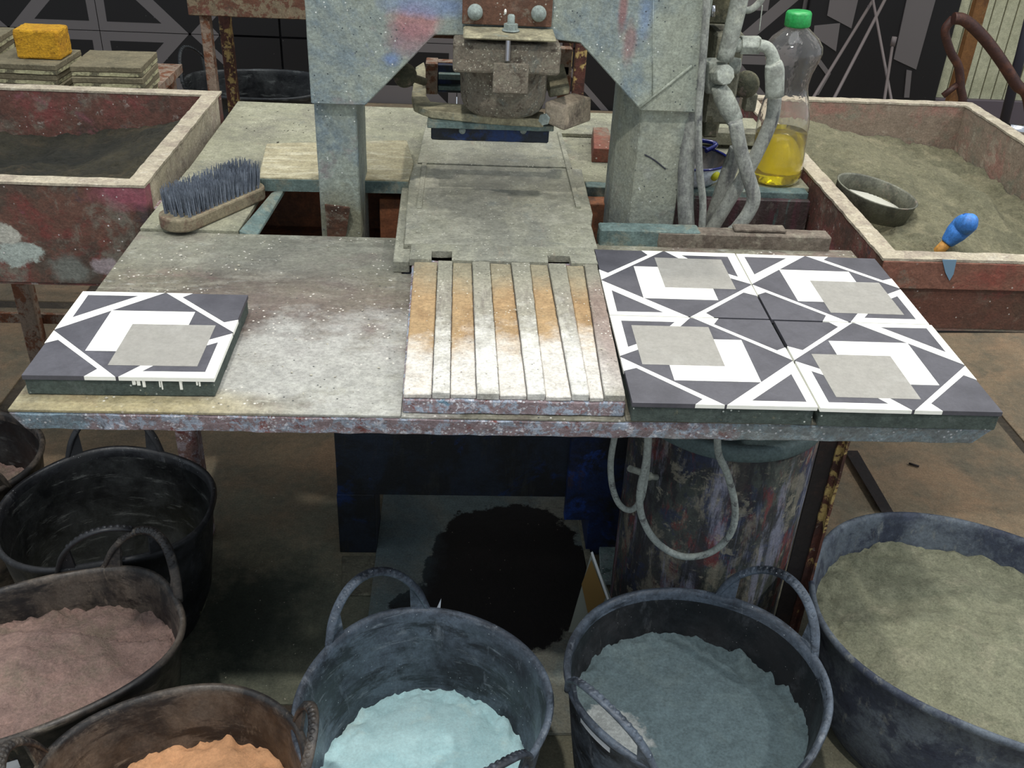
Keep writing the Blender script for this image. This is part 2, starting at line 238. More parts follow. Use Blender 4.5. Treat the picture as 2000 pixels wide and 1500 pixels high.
M['drum'] = mat('drum', (44, 44, 44), [((66, 72, 64), 5, .44, .56, .8), ((30, 40, 70), 9, .52, .58, .7), ((104, 38, 36), 9, .53, .60, .75, (1.6, 1.6, .6)), ((122, 116, 100), 11, .52, .60, .7, (1.6, 1.6, .7)), ((128, 130, 146), 7, .54, .62, .7, (3, 3, .3)),
    ((28, 27, 30), 8, .52, .58, .8, (2, 2, .6)), ((138, 132, 114), 20, .58, .63, .7)], .7, FB)
M['drum_rim'] = mat('drum_rim', (84, 100, 100), [((62, 76, 76), 8, .5, .62, .8)], .7, FB)
M['crumb'] = mat('crumb', (176, 170, 152), rough=.9)
M['crumb_dark'] = mat('crumb_dark', (70, 66, 56), rough=.9)
def clear_mat(name, colr, rough, ior):
    m = mat(name, (255, 255, 255), rough=rough, ior=ior, trans=1); m.node_tree.nodes['Principled BSDF'].inputs['Base Color'].default_value = colr
    for l in list(m.node_tree.links):
        if l.to_socket.name == 'Base Color': m.node_tree.links.remove(l)
    return m
M['clear'] = clear_mat('clear_plastic', (.99, .97, .95, 1), .03, 1.3)
_n = M['clear'].node_tree; _b = _n.nodes['Principled BSDF']; _w = _n.nodes.new('ShaderNodeTexNoise'); _w.inputs['Scale'].default_value = 45; _p = _n.nodes.new('ShaderNodeBump')
_t = _n.nodes.new('ShaderNodeTexCoord'); _n.links.new(_t.outputs['Object'], _w.inputs[0]); _p.inputs['Strength'].default_value = .35; _p.inputs['Distance'].default_value = .004
_n.links.new(_w.outputs[0], _p.inputs['Height']); _n.links.new(_p.outputs[0], _b.inputs['Normal']); _b.inputs['Transmission Weight'].default_value = .975
M['oil'] = clear_mat('yellow_liquid', (1.0, .80, .0, 1), .0, 1.33)
M['oil'].node_tree.nodes['Principled BSDF'].inputs['Transmission Weight'].default_value = .9

# ---------------------------------------------------------------- mesh builder
class MB:
    def __init__(s): s.v = []; s.f = []; s.m = []; s.sm = []
    def add(s, vs, fs, mi=0, smooth=False):
        o = len(s.v); s.v += [Vector(v) for v in vs]
        for f in fs: s.f.append([o+i for i in f]); s.m.append(mi); s.sm.append(smooth)
        return s
    def prism(s, bot, top, mi=0, smooth=False):
        n = len(bot)
        return s.add(list(bot)+list(top), [list(range(n))[::-1], list(range(n, 2*n))]+[[i, (i+1) % n, n+(i+1) % n, n+i] for i in range(n)], mi, smooth)
    def box(s, x0, x1, y0, y1, z0, z1, mi=0, rot=None, piv=None):
        b = [Vector(p) for p in ((x0, y0, z0), (x1, y0, z0), (x1, y1, z0), (x0, y1, z0))]
        t = [Vector(p) for p in ((x0, y0, z1), (x1, y0, z1), (x1, y1, z1), (x0, y1, z1))]
        if rot is not None:
            piv = Vector(piv) if piv else sum(b+t, Vector())/8
            b = [piv+rot @ (p-piv) for p in b]; t = [piv+rot @ (p-piv) for p in t]
        return s.prism(b, t, mi)
    def poly(s, pts, z0, z1, mi=0):
        return s.prism([(p[0], p[1], z0) for p in pts], [(p[0], p[1], z1) for p in pts], mi)
    def ypoly(s, pts, y0, y1, mi=0):     # outline in x,z swept along y
        a = sum(pts[i][0]*pts[(i+1) % len(pts)][1]-pts[(i+1) % len(pts)][0]*pts[i][1] for i in range(len(pts)))
        if a < 0: pts = pts[::-1]
        return s.prism([(p[0], y1, p[1]) for p in pts], [(p[0], y0, p[1]) for p in pts], mi)
    def tube(s, pts, r, n=12, mi=0, smooth=True, sub=6, flat=1.0, cap=True):
        pts = [Vector(p) for p in pts]; R = r if isinstance(r, (list, tuple)) else [r]*len(pts)
        if sub > 1 and len(pts) > 2:
            q = []; rr = []
            for i in range(len(pts)-1):
                p0 = pts[max(i-1, 0)]; p1 = pts[i]; p2 = pts[i+1]; p3 = pts[min(i+2, len(pts)-1)]
                for k in range(sub):
                    t = k/sub
                    q.append(.5*((2*p1)+(-p0+p2)*t+(2*p0-5*p1+4*p2-p3)*t*t+(-p0+3*p1-3*p2+p3)*t**3)); rr.append(R[i]*(1-t)+R[i+1]*t)
            q.append(pts[-1]); rr.append(R[-1]); pts, R = q, rr
        vs = []; prevn = None
        for i, p in enumerate(pts):
            t = (pts[min(i+1, len(pts)-1)]-pts[max(i-1, 0)]).normalized()
            if prevn is None: nn = t.orthogonal().normalized() if abs(t.z) > .95 else t.cross(Vector((0, 0, 1))).normalized()
            else: nn = (prevn-t*prevn.dot(t)).normalized()
            prevn = nn; bb = t.cross(nn)
            for k in range(n):
                a = 2*PI*k/n; vs.append(p+nn*math.cos(a)*R[i]+bb*math.sin(a)*R[i]*flat)
        fs = []
        for i in range(len(pts)-1):
            for k in range(n): fs.append([i*n+k, i*n+(k+1) % n, (i+1)*n+(k+1) % n, (i+1)*n+k])
        s.add(vs, fs, mi, smooth)
        if cap: s.add(vs[:n], [list(range(n))[::-1]], mi); s.add(vs[-n:], [list(range(n))], mi)
        return s
    def lathe(s, prof, ctr=(0, 0, 0), n=40, mi=0, smooth=True, axis=None, closed=False, sx=1, sy=1):
        """profile [(r,z)...]"""
        ctr = Vector(ctr); rot = Vector((0, 0, 1)).rotation_difference(Vector(axis)).to_matrix() if axis else Matrix.Identity(3)
        vs = [ctr+rot @ Vector((r*sx*math.cos(2*PI*k/n), r*sy*math.sin(2*PI*k/n), z)) for r, z in prof for k in range(n)]
        m = len(prof); fs = []
        for i in range(m if closed else m-1):
            j = (i+1) % m
            for k in range(n): fs.append([i*n+k, i*n+(k+1) % n, j*n+(k+1) % n, j*n+k])
        return s.add(vs, fs, mi, smooth)
    def build(s, name, mats, org, bevel=0, bseg=1, rough=None, recalc=True):
        me = bpy.data.meshes.new(name); org = Vector(org)
        me.from_pydata([tuple(v-org) for v in s.v], [], s.f)
        for i, p in enumerate(me.polygons): p.material_index = s.m[i]; p.use_smooth = s.sm[i]
        for m in (mats if isinstance(mats, (list, tuple)) else [mats]): me.materials.append(M[m] if isinstance(m, str) else m)
        bm = bmesh.new(); bm.from_mesh(me)
        bmesh.ops.remove_doubles(bm, verts=bm.verts, dist=1e-6)
        if recalc: bmesh.ops.recalc_face_normals(bm, faces=bm.faces)
        if bevel:
            es = [e for e in bm.edges if len(e.link_faces) == 2 and e.calc_face_angle(0) > .5]
            bmesh.ops.bevel(bm, geom=es, offset=bevel, segments=bseg, affect='EDGES', profile=.5, clamp_overlap=True)
        if rough:
            amp, size, step = rough
            for it in range(7):
                es = [e for e in bm.edges if e.calc_length() > step]
                if not es or len(bm.verts) > 40000: break
                bmesh.ops.triangulate(bm, faces=[f for f in bm.faces if len(f.verts) > 4])
                bmesh.ops.subdivide_edges(bm, edges=[e for e in bm.edges if e.calc_length() > step], cuts=1, use_grid_fill=True)
            for v in bm.verts:
                n = noise.noise_vector((v.co+org)/size)+.5*noise.noise_vector((v.co+org)/size*2.7)
                v.co += n*amp
        bm.to_mesh(me); bm.free()
        o = bpy.data.objects.new(name, me); C.objects.link(o)
        return o
ROOTS = []
def tag(o, label=None, cat=None, group=None, kind=None):
    if label: o['label'] = label
    if cat: o['category'] = cat
    if group: o['group'] = group
    if kind: o['kind'] = kind
class Thing:
    def __init__(s, name, label, cat, base, group=None):
        s.base = Vector(base); s.o = bpy.data.objects.new(name, None); C.objects.link(s.o); s.o.location = s.base
        s.o.empty_display_size = .05
        tag(s.o, label, cat, group); ROOTS.append(s.o)
    def part(s, name, mb, mats, parent=None, label=None, kind=None, **k):
        o = mb.build(name, mats, s.base, **k); o.parent = parent or s.o; tag(o, label, kind=kind); return o
def single(name, mb, mats, label, cat, base, group=None, kind=None, **k):
    o = mb.build(name, mats, base, **k); o.location = Vector(base); tag(o, label, cat, group, kind); ROOTS.append(o); return o
def copy_tree(o, parent=None, loc=None, rz=None, label=None):
    c = o.copy(); C.objects.link(c); c.parent = parent
    if parent is None: ROOTS.append(c)
    if loc is not None: c.location = loc
    if rz is not None: c.rotation_euler = (0, 0, rz)
    if label: c['label'] = label
    for ch in o.children: copy_tree(ch, c)
    return c

# ================================================================ SETTING
G = -FL
fb = MB().box(-6.0, 6.0, -2.4, 4.49, G-.06, G-.004)
floor_o = single('floor', fb, 'floor_joint', None, None, (0, 1.5, G), kind='structure')
def floor_plates():
    xs = [-6.0, -4.4, -3.2, -2.04, -1.02, 1.32, 2.6, 4.2, 6.0]; ys = [-2.4, -.6, 1.04, 2.41, 3.42, 4.49]
    for i in range(len(xs)-1):
        for j in range(len(ys)-1):
            g = .0035
            if xs[i+1] <= -1.0 or xs[i] < -1.0: g = .022 if j >= 2 else .004
            m = MB().box(xs[i]+g, xs[i+1]-g, ys[j]+g, ys[j+1]-g, G-.006, G)
            o = m.build('floor_sheet', 'floor', (0, 1.5, G), bevel=.001); o.parent = floor_o
floor_plates()
wb = single('wall_back', MB().box(-6.0, 6.0, 4.62, 4.72, G, 2.6), 'wall_plain', None, None, (0, 4.62, G), kind='structure')

# the inlaid pattern, unit square, u to the right, v down
WHITE = [[(0, 0), (.49, 0), (0, .49)],
         [(.502, 0), (.66, 0), (.61, .055), (.925, .37), (1, .335), (1, .487)],
         [(0, .502), (0, .65), (.06, .61), (.37, .92), (.325, 1), (.487, 1)],
         [(.245, .245), (.73, .245), (.73, .5), (.5, .73), (.245, .727)],
         [(.503, 1), (1, 1), (1, .503)]]
INNER = [[(.047, .05), (.345, .05), (.05, .34)], [(.605, .945), (.945, .935), (.945, .60), (.86, .66), (.85, .60), (.60, .85), (.66, .86)]]
GREY = [(.412, .41), (.885, .41), (.885, .88), (.412, .88)]
HOOK = [[(.585, .88), (.65, .88), (.608, .945), (.50, 1.0)], [(.88, .585), (.88, .65), (.945, .608), (1.0, .50)]]
def pattern(mb, P, h=.0004):
    """P(u,v,level) -> point; material 0 dark, 1 white, 2 grey; every inlay is a thin layer of its own"""
    def lay(pts, lv, mi, lo=0):
        mb.prism([P(u, v, lo) for u, v in pts], [P(u, v, lv) for u, v in pts], mi)
    e = .004
    lay([(e, e), (1-e, e), (1-e, 1-e), (e, 1-e)], 1, 0, -1)
    for w_ in WHITE[:3]: lay(w_, 2, 1, -.3)
    lay([(.245, .245), (.73, .245), (.73, .45), (.45, .45), (.45, .727), (.245, .727)], 2, 1)
    # corner frame round the grey square
    lay([(.502, 1), (.585, .88), (.65, .88), (.608, .938), (.940, .938), (.940, .608), (.88, .65), (.88, .585), (1, .502), (1, 1)], 2, 1, -.3)
    lay(INNER[0], 3, 0)
    lay(GREY, 3, 2)
def make_tile():
    T = Thing('cement_tile', 'x', 'tile', (0, 0, -.025)); s = .2
    b = MB().box(.002, s-.002, -s+.002, -.002, -.025, -.0055)
    T.part('body', b, 'tile_body', bevel=.0012, rough=(.0006, .012, .02))
    t = MB()
    def P(u, v, lv): return Vector((u*s, -v*s, {-1: -.0055, -.3: -.0048, 0: -.0008, 1: -.0003, 2: -.00015, 3: 0}[lv]))
    pattern(t, P)
    # white pigment that ran over the edge
    for (a, bb) in ((.0, .49), (.502, .66)): pass
    T.part('patterned_face', t, ['tile_dark', 'tile_white', 'tile_grey'])
    d = MB()
    for k in range(9):
        u = random.uniform(.55, .98); l = random.uniform(.003, .010); wd = random.uniform(.0006, .002)
        d.box(u*s-wd, u*s+wd, -s+.0005, -s+.0022, -.0058-l, -.005)
    T.part('slurry_drips', d, 'tile_white')
    return T.o
# ================================================================ DISPLAY WALL (enlarged pattern)
dw = Thing('display_wall', 'dark display wall panelled with a black and grey geometric tile pattern behind the press', 'wall panel', (-.1, 4.5, G))
S = .78; X0, Z0 = -1.591, -.434
for i in range(-2, 5):
    for j in (-1, 0):
        xa = X0+i*S; za = Z0+(j+1)*S
        fx = (i % 2) != 0; fz = (j == 0)
        t = MB()
        def P(u, v, lv, xa=xa, za=za, fx=fx, fz=fz):
            uu = 1-u if fx else u; vv = 1-v if fz else v
            g = .002; uu = g+uu*(1-2*g); vv = g+vv*(1-2*g)
            return Vector((xa+uu*S, 4.5-{-1: -.02, -.3: -.001, 0: -.001, 1: 0, 2: .0008, 3: .0016}[lv], za-vv*S))
        if xa+S > 2.2: continue
        pattern(t, P)
        dw.part('pattern_panel', t, ['wall_black', 'wall_band', 'wall_grey'])
# last slanting dark panel at the right end of the display
ep = Thing('display_panel', 'narrow black display panel with a grey stripe at the right end of the dark wall', 'wall panel', (2.0, 4.44, G))
e1 = MB().box(1.50, 2.17, 4.44, 4.48, G, .6); ep.part('board', e1, 'wall_black', bevel=.004)
e2 = MB().ypoly([(V(1765, 0, 4.44).x, .3), (V(1765, 0, 4.44).x+.15, .3), (V(1780, 135, 4.44).x+.02, V(1780, 135, 4.44).z), (V(1745, 115, 4.44).x, V(1745, 115, 4.44).z)], 4.434, 4.441)
e2.ypoly([tuple(V(x, y, 4.44).xz) for x, y in [(1780, 138), (1770, 136), (1765, 190), (1775, 190)]], 4.434, 4.441)
e2.ypoly([tuple(V(x, y, 4.44).xz) for x, y in [(1620, 0), (1675, 0), (1662, 55), (1615, 30)]], 4.434, 4.441)
e2.ypoly([tuple(V(x, y, 4.44).xz) for x, y in [(1590, 50), (1640, 45), (1632, 100), (1588, 70)]], 4.434, 4.441)
e2.ypoly([tuple(V(x, y, 4.44).xz) for x, y in [(1592, 118), (1613, 146), (1590, 185), (1598, 185), (1622, 143), (1598, 110)]], 4.434, 4.441)
ep.part('grey_stripe', e2, 'wall_band')
gp = Thing('grid_panel', 'cream grooved board standing at the far right behind the pipes', 'board', (2.7, 4.5, G))
x0 = V(1822, 188, 4.5).x; zb = V(1900, 192, 4.5).z
g = MB().box(x0, 3.4, 4.5, 4.53, zb, .9); gp.part('board', g, 'grid_groove')
k = 0; xx = x0
while xx < 3.36:
    gp.part('slat', MB().box(xx+.003, xx+.052, 4.492, 4.5, zb, .9), 'grid_white', bevel=.001); xx += .055
gp.part('base_rail', MB().box(x0, 3.4, 4.47, 4.53, G, zb), 'wall_grey', bevel=.003)
def rods():
    for i, (a, b, r, lab) in enumerate([((1728, 0), (1630, 190), .006, 'thin grey rod leaning left to right before the dark display wall'),
                            ((1705, 0), (1740, 190), .005, 'thin grey rod leaning the other way, right of the crossed rods'),
                            ((1690, 25), (1592, 185), .006, 'thin grey rod leaning lowest, nearest the green-capped bottle')]):
        A = V(a[0], a[1], 3.7); B = V(b[0], b[1], 3.3); d = (B-A).normalized(); B2 = B+d*((G-B.z)/d.z); A2 = A-d*.5
        single('thin_rod', MB().tube([A2, B2], r, 8, sub=1), 'rod_grey', lab, 'rod', B2)
rods()
A = V(1743, 90, 3.4); B = V(1728, 190, 3.2); d = (B-A).normalized(); B2 = B+d*((G-B.z)/d.z)
single('twig', MB().tube([A, B2], .005, 8, sub=1).tube([A, A+Vector((0, 0, .03))], .009, 8, sub=1), 'rod_grey', 'short stick with a frayed tip standing behind the right sand box', 'stick', B2)
pp = Thing('bent_pipe', 'thick brown bent pipe arching down to the right edge', 'pipe', (V(1990, 150, 3.6).x, 3.6, G))
pts = [V(x, y, 3.6) for x, y in [(1862, 36), (1885, 40), (1920, 72), (1955, 118), (1985, 165), (2010, 200)]]
e = pts[-1]+Vector((.12, 0, G-pts[-1].z+.02)); pp.part('tube', MB().tube(pts+[e], .021, 14), 'pipe_brown')
pts = [V(x, y, 3.7) for x, y in [(1862, 36), (1846, 60), (1856, 100), (1872, 130), (1876, 170), (1878, 215)]]; pts.append(Vector((pts[-1].x, 3.7, G)))
pq = Thing('curved_pipe', 'thinner brown pipe curving down in front of the cream board', 'pipe', pts[-1])
pq.part('tube', MB().tube(pts, .016, 12), 'pipe_brown'); q = V(1850, 185, 3.7)
pq.part('foot', MB().tube([V(1842, 187, 3.7), V(1870, 165, 3.7)], .012, 8, sub=1), 'pipe_brown')
A = V(1916, 0, 4.0); single('wood_pole', MB().box(A.x-.025, A.x+.025, 3.98, 4.02, G, .6), 'pole_wood', 'upright wooden post standing before the cream board', 'post', (A.x, 4, G), bevel=.003)
A = V(2000, 80, 3.9); B = V(1962, 235, 3.9); d = (B-A).normalized(); B2 = B+d*((G-B.z)/d.z)
single('dark_pole', MB().tube([A-d*.4, B2], .02, 12, sub=1), 'pole_dark', 'dark shiny leaning pole at the right edge behind the bent pipe', 'pole', B2)
A = V(1968, 250, 3.0); single('steel_bar', MB().tube([V(1968, 252, 3.0), V(2040, 262, 3.0)], .018, 14, sub=1), 'chrome', 'short shiny metal bar at the right edge beyond the right sand box', 'bar', A)
sbar = ROOTS[-1]
st = Thing('bar_trestle', 'dark stand behind the right sand box carrying the shiny bar', 'stand', (V(2000, 256, 3).x, 3.0, G))
st.part('post', MB().box(V(2000, 256, 3).x-.015, V(2000, 256, 3).x+.015, 2.985, 3.015, G, V(2000, 256, 3).z-.018), 'black_wood')

# ================================================================ RUSTY STAND BEHIND
rs = Thing('rusty_stand', 'rusty angle-iron stand behind the press, peeling paint on its wide front beam', 'stand', (-.4, 2.6, G))
a = V(360, 0, 2.6); b = V(368, 30, 2.6); x1 = .32
rs.part('front_beam', MB().box(b.x, x1, 2.6, 2.615, b.z, b.z+.09), 'rust_beam', bevel=.002, rough=(.0008, .02, .03))
rs.part('shelf_board', MB().box(b.x, x1, 2.615, 3.0, b.z+.05, b.z+.07), 'rust_beam')
l = V(402, 60, 2.62).x; rs.part('leg', MB().box(l-.012, l+.012, 2.616, 2.648, G, b.z+.05), 'rust_dusty', bevel=.002)
l = V(445, 80, 2.98).x; rs.part('leg', MB().box(l-.016, l+.016, 2.96, 2.99, G, b.z+.05), 'rust_leg', bevel=.002)
rs.part('leg', MB().box(x1-.03, x1, 2.616, 2.648, G, b.z+.05), 'rust_leg', bevel=.002)
rs.part('leg', MB().box(x1-.03, x1, 2.96, 2.99, G, b.z+.05), 'rust_leg', bevel=.002)

# ================================================================ TUBS
def make_tub(name, label, ctr, rx, ry, rot, zr, H, hang, mats, zvar=.010, powder=None, sticker=None, inner='rubber_in', hh=.075, sag=None):
    """soft rubber tub: rim ellipse rx,ry turned by rot; handles at angles hang (radians, world)"""
    zb = zr-H; T = Thing(name, label, 'tub', (ctr[0], ctr[1], zb))
    n = 72; cr, sr = math.cos(rot), math.sin(rot)
    def hv(a): return sum(math.exp(-((math.atan2(math.sin(a-h), math.cos(a-h)))/.5)**2) for h in hang)
    def pt(a, t, off=0.0, dz=0.0):
        k = .80+.20*(t**.8)
        k2 = 1-(.10*math.exp(-(t/.10)**2))
        ex = math.cos(a-rot); ey = math.sin(a-rot)
        sc = (abs(ex)**2.2+abs(ey)**2.2)**(-1/2.2)
        wob = 1+.012*math.sin(3*a+ctr[0]*20)*t+.008*math.sin(5*a+ctr[1]*9)*t
        px_ = (rx*sc*ex*k*k2*wob); py_ = (ry*sc*ey*k*k2*wob); ln = math.hypot(px_, py_); f_ = (ln+off)/ln
        px_ *= f_; py_ *= f_
        z = zb+H*t+dz+t*t*zvar*(hv(a)-.5)
        return Vector((ctr[0]+px_*cr-py_*sr, ctr[1]+px_*sr+py_*cr, z))
    wth = .0045; mb = MB()
    prof = [(0, 0, 0), (.03, 0, 0), (.25, 0, 0), (.5, 0, 0), (.75, 0, 0), (.94, 0, 0), (.955, .004, 0), (.985, .0055, 0), (1.0, .003, .002), (1.0, -.002, .002), (.985, -wth, 0), (.94, -wth, 0)]
    rows = [[pt(2*PI*i/n, t, off, dz) for i in range(n)] for t, off, dz in prof]
    mi = 0
    vs = [v for r_ in rows for v in r_]; fs = [[i*n+k, i*n+(k+1) % n, (i+1)*n+(k+1) % n, (i+1)*n+k] for i in range(len(rows)-1) for k in range(n)]
    mb.add(vs, fs, 0, True); mb.add(rows[0], [list(range(n))[::-1]], 0)
    rows = [[pt(2*PI*i/n, t, -wth, 0) for i in range(n)] for t in (.94, .75, .5, .25, .05, .03)]
    vs = [v for r_ in rows for v in r_]; fs = [[i*n+k, i*n+(k+1) % n, (i+1)*n+(k+1) % n, (i+1)*n+k] for i in range(len(rows)-1) for k in range(n)]
    mb.add(vs, fs, 1, True); mb.add(rows[-1], [list(range(n))], 1)
    T.part('shell', mb, [mats, inner], recalc=False)
    for h in hang:
        hb = MB(); da = .95; pts = []
        for i in range(11):
            t = i/10; a = h-da*.5+da*t
            a = h+(t-.5)*da*(1+.18*math.sin(PI*t))
            p = pt(a, 1.0, .003, 0); out = (p-Vector((ctr[0], ctr[1], p.z))).normalized()
            pts.append(p+Vector((0, 0, hh*math.sin(PI*t)**.8-.006))+out*.010*math.sin(PI*t))
        hb.tube(pts, [.0055]+[.0070]*9+[.0055], 10, flat=.6, sub=4)
        for i in (0, 1):      # webs where the grip meets the rim
            q = pts[:4] if i == 0 else pts[-4:][::-1]
            sgn = 1 if i == 0 else -1
            r1 = pt(h+sgn*(-da*.5+.16), .99, .001, 0)
            r0_ = pt(h+sgn*(-da*.5-.02), .99, .001, 0)
            th = Vector((ctr[0], ctr[1], r1.z)); o1 = (r1-th).normalized()*.0022
            poly = [r0_, r1, q[2], q[1]]
            hb.prism([v-o1 for v in poly], [v+o1 for v in poly])
        for i in range(15):   # grip beads
            t = .2+.6*i/14; k_ = t*10; i0 = int(k_); fr = k_-i0
            p = pts[i0].lerp(pts[min(i0+1, 10)], fr)
            out = (p-Vector((ctr[0], ctr[1], p.z))).normalized()
            hb.lathe([(.0001, .0042), (.003, .0034), (.0042, .001), (.004, -.003)], p+Vector((0, 0, .0022)), 8)
            hb.lathe([(.0001, .0042), (.003, .0034), (.0042, .001), (.004, -.003)], p-out*.0022, 8, axis=-out)
        T.part('handle', hb, mats)
    if powder:
        pm, zc, amp, fn = powder
        nr, na = 34, 150; mbp = MB(); vs = []
        for i in range(nr+1):
            rho = i/nr
            for k_ in range(na):
                a = 2*PI*k_/na
                z = zc
                for _ in range(2):
                    t = max(.04, min(.97, (z-zb)/H)); p = pt(a, t, -wth*.55); x = ctr[0]+(p.x-ctr[0])*rho; y = ctr[1]+(p.y-ctr[1])*rho
                    hn = noise.fractal(Vector((x, y, ctr[0]))*22, 1.0, 2.0, 5)*amp
                    edge = max(0, (rho-.72)/.28)
                    crust = edge*(noise.fractal(Vector((x*60, y*60, 3)), .8, 2.0, 4)*.010+max(0, noise.noise(Vector((x*34, y*34, 7))))*.014)
                    z = zc+fn(x-ctr[0], y-ctr[1])+hn+crust
                t = max(.04, min(.97, (z-zb)/H)); p = pt(a, t, -wth*.55)
                vs.append(Vector((ctr[0]+(p.x-ctr[0])*rho, ctr[1]+(p.y-ctr[1])*rho, z)))
        fs = [[i*na+k_, i*na+(k_+1) % na, (i+1)*na+(k_+1) % na, (i+1)*na+k_] for i in range(nr) for k_ in range(na)]
        mbp.add(vs, fs, 0, True)
        return T, mbp, pt
    return T, None, pt
def add_powder(mbp, m, lab, cat, base):
    return single('powder_heap', mbp, m, lab, cat, base, kind='stuff')
zr = -.45; H = .245
tub_a = make_tub('rubber_tub', 'black rubber tub cut by the left edge, above the big empty one', (-.878, 1.365), .165, .15, .2, zr, H, (2.2, -.95), 'rubber_brown',
                 powder=('powder_pink', -.56, .006, lambda x, y: 0))
tub_b = make_tub('rubber_tub', 'black rubber tub, nearly empty, highest of the tubs on the left', (-.556, 1.245), .163, .148, .1, zr, H, (1.75, -1.22), 'rubber',
                 powder=('powder_sand', -.665, .006, lambda x, y: .10*max(0, (-y-.02)/.13)*max(0, min(1, (x+.05)/.08))))
tub_c = make_tub('rubber_tub', 'black rubber tub holding dusty pink powder at the left edge', (-.562, .940), .195, .138, .50, zr, H, (.98, 3.95), 'rubber_brown',
                 powder=('powder_pink', -.50, .008, lambda x, y: .030*math.exp(-((x+.02)**2+(y+.0)**2)/.012)-.02*(y > .06)), inner='rubber_brown')
tub_e = make_tub('rubber_tub', 'black rubber tub holding orange powder at the bottom edge', (-.324, .732), .153, .144, .3, zr+.004, H, (.15, 3.3), 'rubber_brown',
                 powder=('powder_orange', -.545, .006, lambda x, y: .02*math.exp(-((x-.05)**2+(y-.05)**2)/.006)), inner='rubber_brown')
tub_f = make_tub('rubber_tub', 'dark rubber tub holding pale blue-white powder, bottom centre', (-.036, .855), .158, .160, -.5, zr, H, (2.05, 5.2), 'rubber_grey',
                 powder=('powder_white', -.598, .003, lambda x, y: .012*math.exp(-((x-.02)**2+(y-.05)**2)/.008)), inner='rubber_grey')
tub_g = make_tub('rubber_tub', 'dark rubber tub with a white sticker and light grey powder under a painted shadow, under the right tiles', (.325, .895), .172, .164, -.6, zr, H, (.72, 3.75), 'rubber_grey',
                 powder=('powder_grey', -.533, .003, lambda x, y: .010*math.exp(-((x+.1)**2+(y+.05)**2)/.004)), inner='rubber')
tub_h = make_tub('rubber_tub', 'large rubber tub full of greenish-grey sand at the right edge', (.785, 1.005), .262, .222, -.62, zr, .25, (.35,), 'rubber_dusty',
                 powder=('powder_sand', -.515, .008, lambda x, y: .035*math.exp(-((x+.02)**2+(y+.02)**2)/.03)), inner='rubber_dusty', hh=.05)
for (T, mbp, pt), m, lab in ((tub_a, 'powder_pink', 'brownish powder in the tub cut by the left edge, highest one'), (tub_b, 'powder_sand', 'little grey powder left in the bottom of the nearly empty tub'),
                    (tub_c, 'powder_pink', 'dusty pink powder filling the tub at the left edge'), (tub_e, 'powder_orange', 'orange powder in the tub at the bottom edge'),
                    (tub_f, 'powder_white', 'pale blue-white powder in the bottom centre tub'), (tub_g, 'powder_grey', 'light grey powder with a shadow painted over it in the stickered tub'),
                    (tub_h, 'powder_sand', 'greenish-grey sand in the large tub at the right edge')):
    add_powder(mbp, m, lab, 'powder', T.base)
def sticker(tub, ang, t, wd, ht, tilt=0):
    T, _, pt = tub
    rows = []
    for j in range(2):
        for i in range(6):
            a = ang+(i/5-.5)*wd; rows.append(pt(a, t+(j-.5)*ht+(i/5-.5)*tilt, .0012))
    rows2 = []
    for j in range(2):
        for i in range(6):
            a = ang+(i/5-.5)*wd; rows2.append(pt(a, t+(j-.5)*ht+(i/5-.5)*tilt, .0005))
    mb = MB(); mb.add(rows, [[i, i+1, 7+i, 6+i] for i in range(5)]); mb.add(rows2, [[i, i+1, 7+i, 6+i] for i in range(5)])
    T.part('sticker', mb, 'paper', label='white paper sticker')
sticker(tub_g, -2.62, .93, .34, .07)
sticker(tub_c, -1.45, .78, .34, .07)
tub_k = make_tub('rubber_tub', 'black rubber tub with a small white mark, standing behind the left leg of the press', (-.735, 3.62), .27, .20, 0, -.40, .295, (2.85, -.29), 'rubber_in', hh=.10)
sticker(tub_k, -1.15, .90, .12, .05)
nb = U(850, 1188, -.44)
single('paper_scrap', MB().prism([nb+Vector(v) for v in ((-.004, .012, -.03), (.006, .012, -.03), (.008, .012, .006))], [nb+Vector(v) for v in ((-.004, .0135, -.03), (.006, .0135, -.03), (.008, .0135, .006))]), 'paper',
       'tiny white paper tip sticking up behind the handle of the pale powder tub', 'paper', nb+Vector((0, .012, -.03)))

# ================================================================ TABLE
TZ = -.025
Tt = Thing('work_table', 'long steel work table with a paint-caked front edge carrying the tiles', 'table', (.056, 1.1, G))
fl = U(15, 795, TZ); fr = U(1935, 832, TZ); bl = U(270, 455, TZ); br = U(1668, 487, TZ)
xl, xr, yf, yb = -.468, .590, .868, 1.345
plate = MB(); plate.prism([(xl+.012, yf+.004, -.052), (xr-.016, yf+.004, -.052), (xr-.01, yb, -.052), (xl+.01, yb, -.052)], [(xl, yf, -.0285), (xr, yf, -.0285), (xr, yb, -.0285), (xl, yb, -.0285)])
Tt.part('front_rail', plate, 'edge_paint', bevel=.002, rough=(.0014, .012, .02))
sheetL = MB().poly([(xl+.001, yf+.001), (-.0605, yf+.001), (-.0605, 1.222), (-.0805, 1.222), (-.0805, yb), (xl+.001, yb)], -.0284, TZ)
Tt.part('left_sheet', sheetL, 'table_top', bevel=.0006, label='scuffed steel sheet, left half of the table')
sheetR = MB().poly([(.181, yf+.001), (xr, yf+.001), (xr, yb-.001), (.181, yb-.001)], -.0284, TZ)
Tt.part('right_sheet', sheetR, 'table_top', bevel=.0006)
under = MB().poly([(-.06, yf+.001), (.1805, yf+.001), (.1805, yb-.001), (-.06, yb-.001)], -.0284, -.0268)
Tt.part('middle_sheet', under, 'table_top')
lipz = 0.0
p = MB().poly([(.205, 1.338), (.355, 1.338), (.355, 1.368), (.205, 1.368)], -.03, .0)
Tt.part('rear_lip', p, 'teal_edge', bevel=.002, rough=(.0008, .012, .012))
